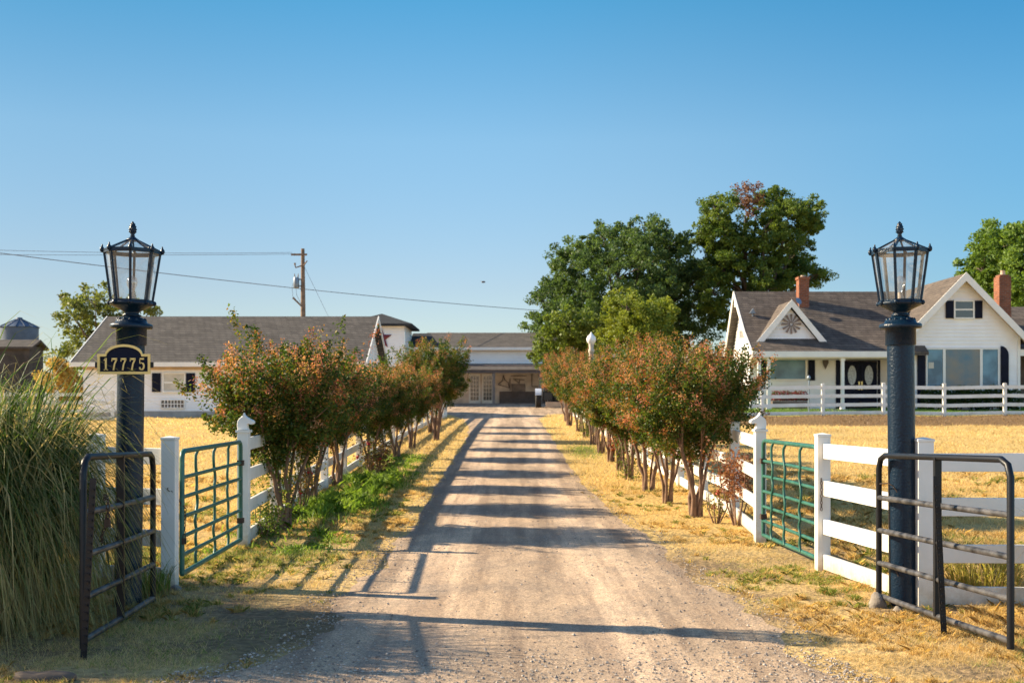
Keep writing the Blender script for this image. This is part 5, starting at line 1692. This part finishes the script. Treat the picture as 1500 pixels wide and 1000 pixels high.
# --- stable at the end of the drive
def stable():
    z0 = 1.62
    root = thing('stable', (0, 86, z0), 'white stable with covered porch and brown roof at the driveway end', 'building')
    X0, X1 = -6.0, 9.0
    w = MB(); siding(w, [(X0, 4.45), (X1, 4.45), (X1, 5.75), (X0, 5.75)], lambda u, z: (u, 85.0, z), (0, -1, 0), 0.2)
    w.build('upper_wall', M['siding'], root, recalc=False)
    w = MB(); w.box(X0, X1, 87.6, 92, z0 - 0.2, 5.6); w.build('porch_wall', M['mural'], root)
    r_ = MB()
    for (ya, za), (yb, zb) in (((84.6, 5.78), (90.0, 7.2)), ((90.0, 7.2), (95.5, 5.78))):
        r_.prism([(X0 - 0.6, ya, za), (X1, ya, za), (X1, yb, zb), (X0 - 0.6, yb, zb)], (0, 0, -0.12))
    r_.build('roof', M['roof_gray'], root)
    t = MB(); t.box(X0 - .6, X1, 84.52, 84.6, 5.60, 5.80); t.build('fascia', M['trim'], root)
    # lower wing on the left; its roof's shadow is put into darker shingles
    w = MB(); siding(w, [(-7.39, 1.4), (-5.2, 1.4), (-5.2, 5.65), (-7.39, 5.65)], lambda u, z: (u, 83.4, z), (0, -1, 0), 0.2); w.build('side_wall', M['siding'], root, recalc=False)
    r_ = MB(); r_.prism([(-7.75, 83.0, 5.72), (-5.10, 83.0, 5.72), (-6.1, 86.6, 6.95), (-7.35, 86.6, 6.95)], (0, 0, -0.12)); r_.build('side_roof', M['roof_dark'], root)
    t = MB(); t.box(-7.75, -5.1, 82.93, 83.0, 5.5, 5.72); t.build('side_fascia', M['trim'], root)
    # porch
    t = MB(); t.prism([(X0, 83.6, 4.45), (X1, 83.6, 4.45), (X1, 85.0, 4.62), (X0, 85.0, 4.62)], (0, 0, -0.06)); t.build('porch_roof', M['brown_dark'], root)
    t = MB(); t.box(X0, X1, 83.6, 83.68, 4.14, 4.385); t.build('porch_beam', M['tan_trim'], root)
    t = MB(); t.box(X0, X1, 83.7, 83.8, 3.92, 4.14); t.build('porch_lintel', M['brown_dark'], root)
    t = MB(); t.box(X0, X1, 83.5, 87.6, z0 - 0.3, z0 + 0.10); t.build('porch_floor', M['brown_mid'], root)
    for X in (-4.6, -1.32, 2.05, 5.4):
        p = MB(); p.box(X - 0.1, X + 0.1, 83.75, 83.95, z0 + 0.1, 3.95); p.build('porch_post', M['brown_mid'], root)
    # french doors
    for k, (a, b_) in enumerate(((-3.25, -2.38), (-2.28, -1.40))):
        d = MB(); d.box(a, b_, 87.5, 87.6, z0 + 0.1, 3.95)
        dd = d.build('door', M['trim'], root)
        g = MB(); g.box(a + 0.13, b_ - 0.13, 87.47, 87.51, z0 + 0.35, 3.75); g.build('pane', M['window_dark'], dd)
        mu = MB()
        for q in range(1, 3): mu.box(a + 0.13 + (b_ - a - 0.26) * q / 3 - 0.015, a + 0.13 + (b_ - a - 0.26) * q / 3 + 0.015, 87.44, 87.475, z0 + 0.35, 3.75)
        for q in range(1, 6): mu.box(a + 0.13, b_ - 0.13, 87.435, 87.47, z0 + 0.35 + 1.78 * q / 6 - 0.015, z0 + 0.35 + 1.78 * q / 6 + 0.015)
        mu.build('muntins', M['trim'], dd)
    # wall boards, right of the doors
    p = MB(); p.box(-0.95, 3.5, 87.50, 87.6, z0 + 0.1, 2.62); p.build('wainscot', M['brown_dark'], root)
    p = MB(); p.box(-0.05, 1.0, 87.52, 87.6, 2.62, 3.20); p.build('wall_board', M['brown_mid'], root)
    p = MB()
    def st(pts, w_=0.05):
        for a, b_ in zip(pts, pts[1:]): p.beam((a[0], 87.56, a[1]), (b_[0], 87.56, b_[1]), w_, 0.06, up=(0, 1, 0))
    st([(-1.05, 3.15), (-0.7, 3.45), (-0.65, 3.85), (-0.55, 3.5), (-0.3, 3.3), (-0.2, 2.9), (-1.05, 3.15)]); st([(-0.15, 2.7), (-0.15, 3.6)])
    st([(-0.1, 3.8), (1.1, 3.8)]); st([(0.1, 3.55), (0.95, 3.5)]); st([(0.2, 3.5), (0.55, 3.25), (0.6, 3.55)]); st([(1.5, 3.95), (1.5, 3.0), (2.0, 3.0)])
    p.build('wall_tack', M['brown_dark'], root)
stable()

# --- old barn and silo at far left
def old_barn():
    root = thing('old_barn', (-46, 104, 1.6), 'dark weathered wooden barn at far left beyond the tall grass', 'barn')
    X0, X1 = -54.0, -41.6
    w = MB(); w.box(X0, X1, 100, 103, 1.4, 6.7); w.build('wall', M['old_barn'], root)
    r_ = MB()
    for (ya, za), (yb, zb) in (((99.7, 6.6), (101.5, 7.3)), ((101.5, 7.3), (103.3, 6.6))):
        r_.prism([(X0 - .4, ya, za), (X1 + .4, ya, za), (X1 + .4, yb, zb), (X0 - .4, yb, zb)], (0, 0, -0.2))
    r_.build('roof', M['old_barn'], root)
    d = MB(); d.box(-46.5, -44.5, 99.9, 100.0, 1.5, 4.5); d.build('door', M['brown_dark'], root)
old_barn()
def silo():
    cx, cy = -50.1, 118.0
    root = thing('silo', (cx, cy, 1.6), 'round grey metal silo with conical roof behind the old barn', 'silo')
    w = MB()
    prof = []
    z = 1.5
    while z < 9.5:
        prof += [(1.85, z), (1.87, z + 0.07), (1.85, z + 0.14)]; z += 0.2
    w.lathe(prof, (cx, cy, 0), 28); w.build('wall', M['silo'], root)
    r_ = MB(); r_.lathe([(1.98, 9.45), (0.35, 10.25), (0.30, 10.45), (0.02, 10.5)], (cx, cy, 0), 28)
    for k in range(14):
        a = 2 * math.pi * k / 14
        r_.beam((cx + 1.95 * math.cos(a), cy + 1.95 * math.sin(a), 9.50), (cx + 0.35 * math.cos(a), cy + 0.35 * math.sin(a), 10.29), 0.04, 0.06)
    r_.build('roof', M['silo'], root)
silo()

# --- utility pole, wires
def pole():
    x, y = -13.5, 75.0; z = G(x, y)
    root = thing('utility_pole', (x, y, z), 'brown wooden utility pole with transformer behind the long building', 'pole')
    MB().tube([(x - 0.05, y, z - 0.3), (x, y, z + 6), (x - 0.02, y, 11.7)], [0.19, 0.16, 0.115], 12).build('shaft', M['wood_pole'], root)
    MB().beam((x - 0.75, y - 0.15, 11.30), (x + 0.28, y - 0.15, 11.30), 0.10, 0.12).build('crossarm', M['wood_pole'], root)
    b = MB(); b.tube([(x - 0.02, y - .15, 10.6), (x - 0.45, y - .2, 10.45), (x - 0.5, y - .2, 10.75)], [0.05, 0.04, 0.07], 6); b.tube([(x, y - .15, 10.5), (x + 0.3, y - .2, 10.9)], 0.04, 6)
    b.build('bracket', M['wood_pole'], root)
    t = MB(); t.lathe([(0.17, 9.15), (0.19, 9.2), (0.19, 9.75), (0.16, 9.82)], (x - 0.42, y - 0.1, 0), 16); t.box(x - 0.25, x, y - .05, y + .05, 9.25, 9.33); t.box(x - 0.25, x, y - .05, y + .05, 9.68, 9.76)
    tr = t.build('transformer', M['galv'], root)
    i_ = MB()
    for q in (-0.09, 0.1): i_.tube([(x - 0.42 + q, y - .1, 9.8), (x - 0.42 + q * 1.3, y - .1, 10.08)], [0.045, 0.02], 6)
    i_.build('bushings', M['brown_mid'], tr)
    MB().tube([(x, y - .12, 7.9), (x - 0.55, y - .15, 8.45), (x - 0.62, y - .15, 8.52)], [0.05, 0.06, 0.08], 8).build('brace_arm', M['wood_pole'], root)
    tj = MB(); tj.tube([(x - .1, y - .1, 8.1), (x - 0.4, y - .12, 8.7), (x - 0.44, y - .12, 9.15)], 0.012, 5); tj.tube([(x - .62, y - .15, 8.5), (x - 0.70, y - .12, 9.2), (x - .5, y - .1, 9.8)], 0.012, 5); tj.build('jumper_wire', M['wire'], root)
    return x, y
px_, py_ = pole()
def wire(a, b_, sag, r_, label, n=24):
    a, b_ = Vector(a), Vector(b_)
    pts = [a.lerp(b_, k / n) - Vector((0, 0, sag * 4 * (k / n) * (1 - k / n))) for k in range(n + 1)]
    o = MB().tube(pts, r_, 6).build('overhead_wire', M['wire'], None, org=tuple(a))
    tag(o, label, 'wire', None)
wire((-45, 50.5, 11.4), (3.5, 99.5, 9.6), 0.6, 0.022, 'long overhead wire sloping down across the sky into broad tree')
wire((-14.2, 75, 11.45), (-46, 66, 11.2), 0.35, 0.012, 'upper thin wire running left from the utility pole top')
wire((-14.0, 75, 11.35), (-46, 66, 10.4), 0.15, 0.012, 'lower thin wire running left from the utility pole top')
wire((-13.45, 75, 10.6), (-9.0, 74.5, 1.5), 0.0, 0.010, 'slanting guy wire right of the utility pole', 2)

# --- cream garden lamp among the right row
def garden_lamp():
    x, y = 2.50, 36.6; z = G(x, y)
    root = thing('garden_lamp', (x, y, z), 'cream column lamp with acorn globe rising from right shrub row', 'lamp')
    MB().lathe([(0.12, 0), (0.12, 0.3), (0.085, 0.4), (0.072, 2.5), (0.095, 2.53), (0.095, 2.6), (0.07, 2.65), (0.085, 2.78)], (x, y, z + 0.15), 18).build('column', M['stone_post'], root)
    MB().lathe([(0.075, 2.93), (0.13, 3.0), (0.155, 3.08), (0.13, 3.17), (0.05, 3.25), (0.02, 3.30), (0.004, 3.33)], (x, y, z), 18).build('globe', M['globe'], root)
garden_lamp()

# --- small tractor at the end of the drive
def tractor():
    x, y = 1.72, 76.0; z = G(x, y)
    root = thing('tractor', (x + 0.6, y, z), 'small dark tractor half hidden behind the right shrub row', 'tractor')
    def wheel(cx, cy, r_, w_, nm='wheel'):
        mb = MB()
        prof = [(r_ * 0.55, -w_ / 2), (r_ * 0.92, -w_ / 2), (r_, -w_ * 0.3), (r_, w_ * 0.3), (r_ * 0.92, w_ / 2), (r_ * 0.55, w_ / 2)]
        b0 = len(mb.v); mb.lathe(prof, (0, 0, 0), 22)
        for k in range(20):
            a = 2 * math.pi * k / 20
            mb.beam((r_ * math.cos(a), r_ * math.sin(a), -w_ * .45), (r_ * math.cos(a + .12), r_ * math.sin(a + .12), w_ * .45), 0.03, 0.04, up=(math.cos(a), math.sin(a), 0))
        mb.v = [Vector((v.z, v.x, v.y)) + Vector((cx, cy, z + r_)) for v in mb.v]
        wo_ = mb.build(nm, M['rubber'], root)
        h = MB(); h.lathe([(r_ * 0.54, -w_ * .3), (r_ * 0.54, w_ * .3)], (0, 0, 0), 18); h.v = [Vector((v.z, v.x, v.y)) + Vector((cx, cy, z + r_)) for v in h.v]
        h.build('rim', M['galv'], wo_)
    wheel(x, y, 0.58, 0.36); wheel(x + 1.25, y, 0.58, 0.36); wheel(x + 0.1, y - 1.5 + 2.9, 0.38, 0.22); wheel(x + 1.15, y + 1.4, 0.38, 0.22)
    b_ = MB(); b_.box(x + 0.3, x + 0.95, y - 0.3, y + 1.9, z + 0.45, z + 1.05); b_.box(x + 0.35, x + 0.9, y + 0.6, y + 1.9, z + 1.05, z + 1.3); b_.build('body', M['car_dark'], root, bevel=0.05)
    for cx in (x, x + 1.25):
        f = MB()
        pts = [(cx, y + 0.66 * math.cos(a), z + 0.6 + 0.64 * math.sin(a)) for a in [R(20 + 14 * q) for q in range(11)]]
        for a, c in zip(pts, pts[1:]): f.beam(a, c, 0.40, 0.03)
        f.build('fender', M['car_white'], root)
    s = MB(); s.box(x + 0.38, x + 0.88, y - 0.3, y + 0.1, z + 1.05, z + 1.15); s.box(x + 0.38, x + 0.88, y - 0.35, y - 0.25, z + 1.05, z + 1.5); s.build('seat', M['car_dark'], root, bevel=0.03)
    st_ = MB(); st_.tube([(x + 0.63, y + 0.6, z + 1.2), (x + 0.63, y + 0.4, z + 1.42)], 0.02, 6)
    st_.tube([(x + 0.63 + 0.17 * math.cos(q), y + 0.4 + 0.08 * math.sin(q), z + 1.42 + 0.13 * math.sin(q)) for q in [2 * math.pi * w / 14 for w in range(14)]], 0.015, 6, closed=True)
    st_.build('steering_wheel', M['car_dark'], root)
    bl = MB(); bl.box(x + 0.45, x + 1.95, y - 1.0, y - 0.9, z + 0.03, z + 0.38); bl.beam((x + 0.6, y - .9, z + .3), (x + .6, y - .2, z + .5), .06, .06); bl.build('rear_blade', M['fixture'], root)
tractor()

# tiny bird in the sky
bd = MB()
c = Vector((-1.48, 60, 7.97))
bd.ball(c, 0.05, 8, 6, (2.2, 1, 1))
bd.add([c + Vector((-0.03, 0, 0.02)), c + Vector((0.05, 0, 0.02)), c + Vector((0.12, 0.18, 0.03)), c + Vector((0.0, 0.22, 0.05))], [(0, 1, 2, 3)])
bd.add([c + Vector((-0.05, 0, 0.02)), c + Vector((0.04, 0, 0.02)), c + Vector((-0.16, -0.18, 0.03)), c + Vector((-0.20, -0.15, 0.05))], [(0, 1, 2, 3)])
tag(bd.build('bird', M['wire'], None, org=tuple(c)), 'tiny dark bird gliding in the blue sky', 'bird')
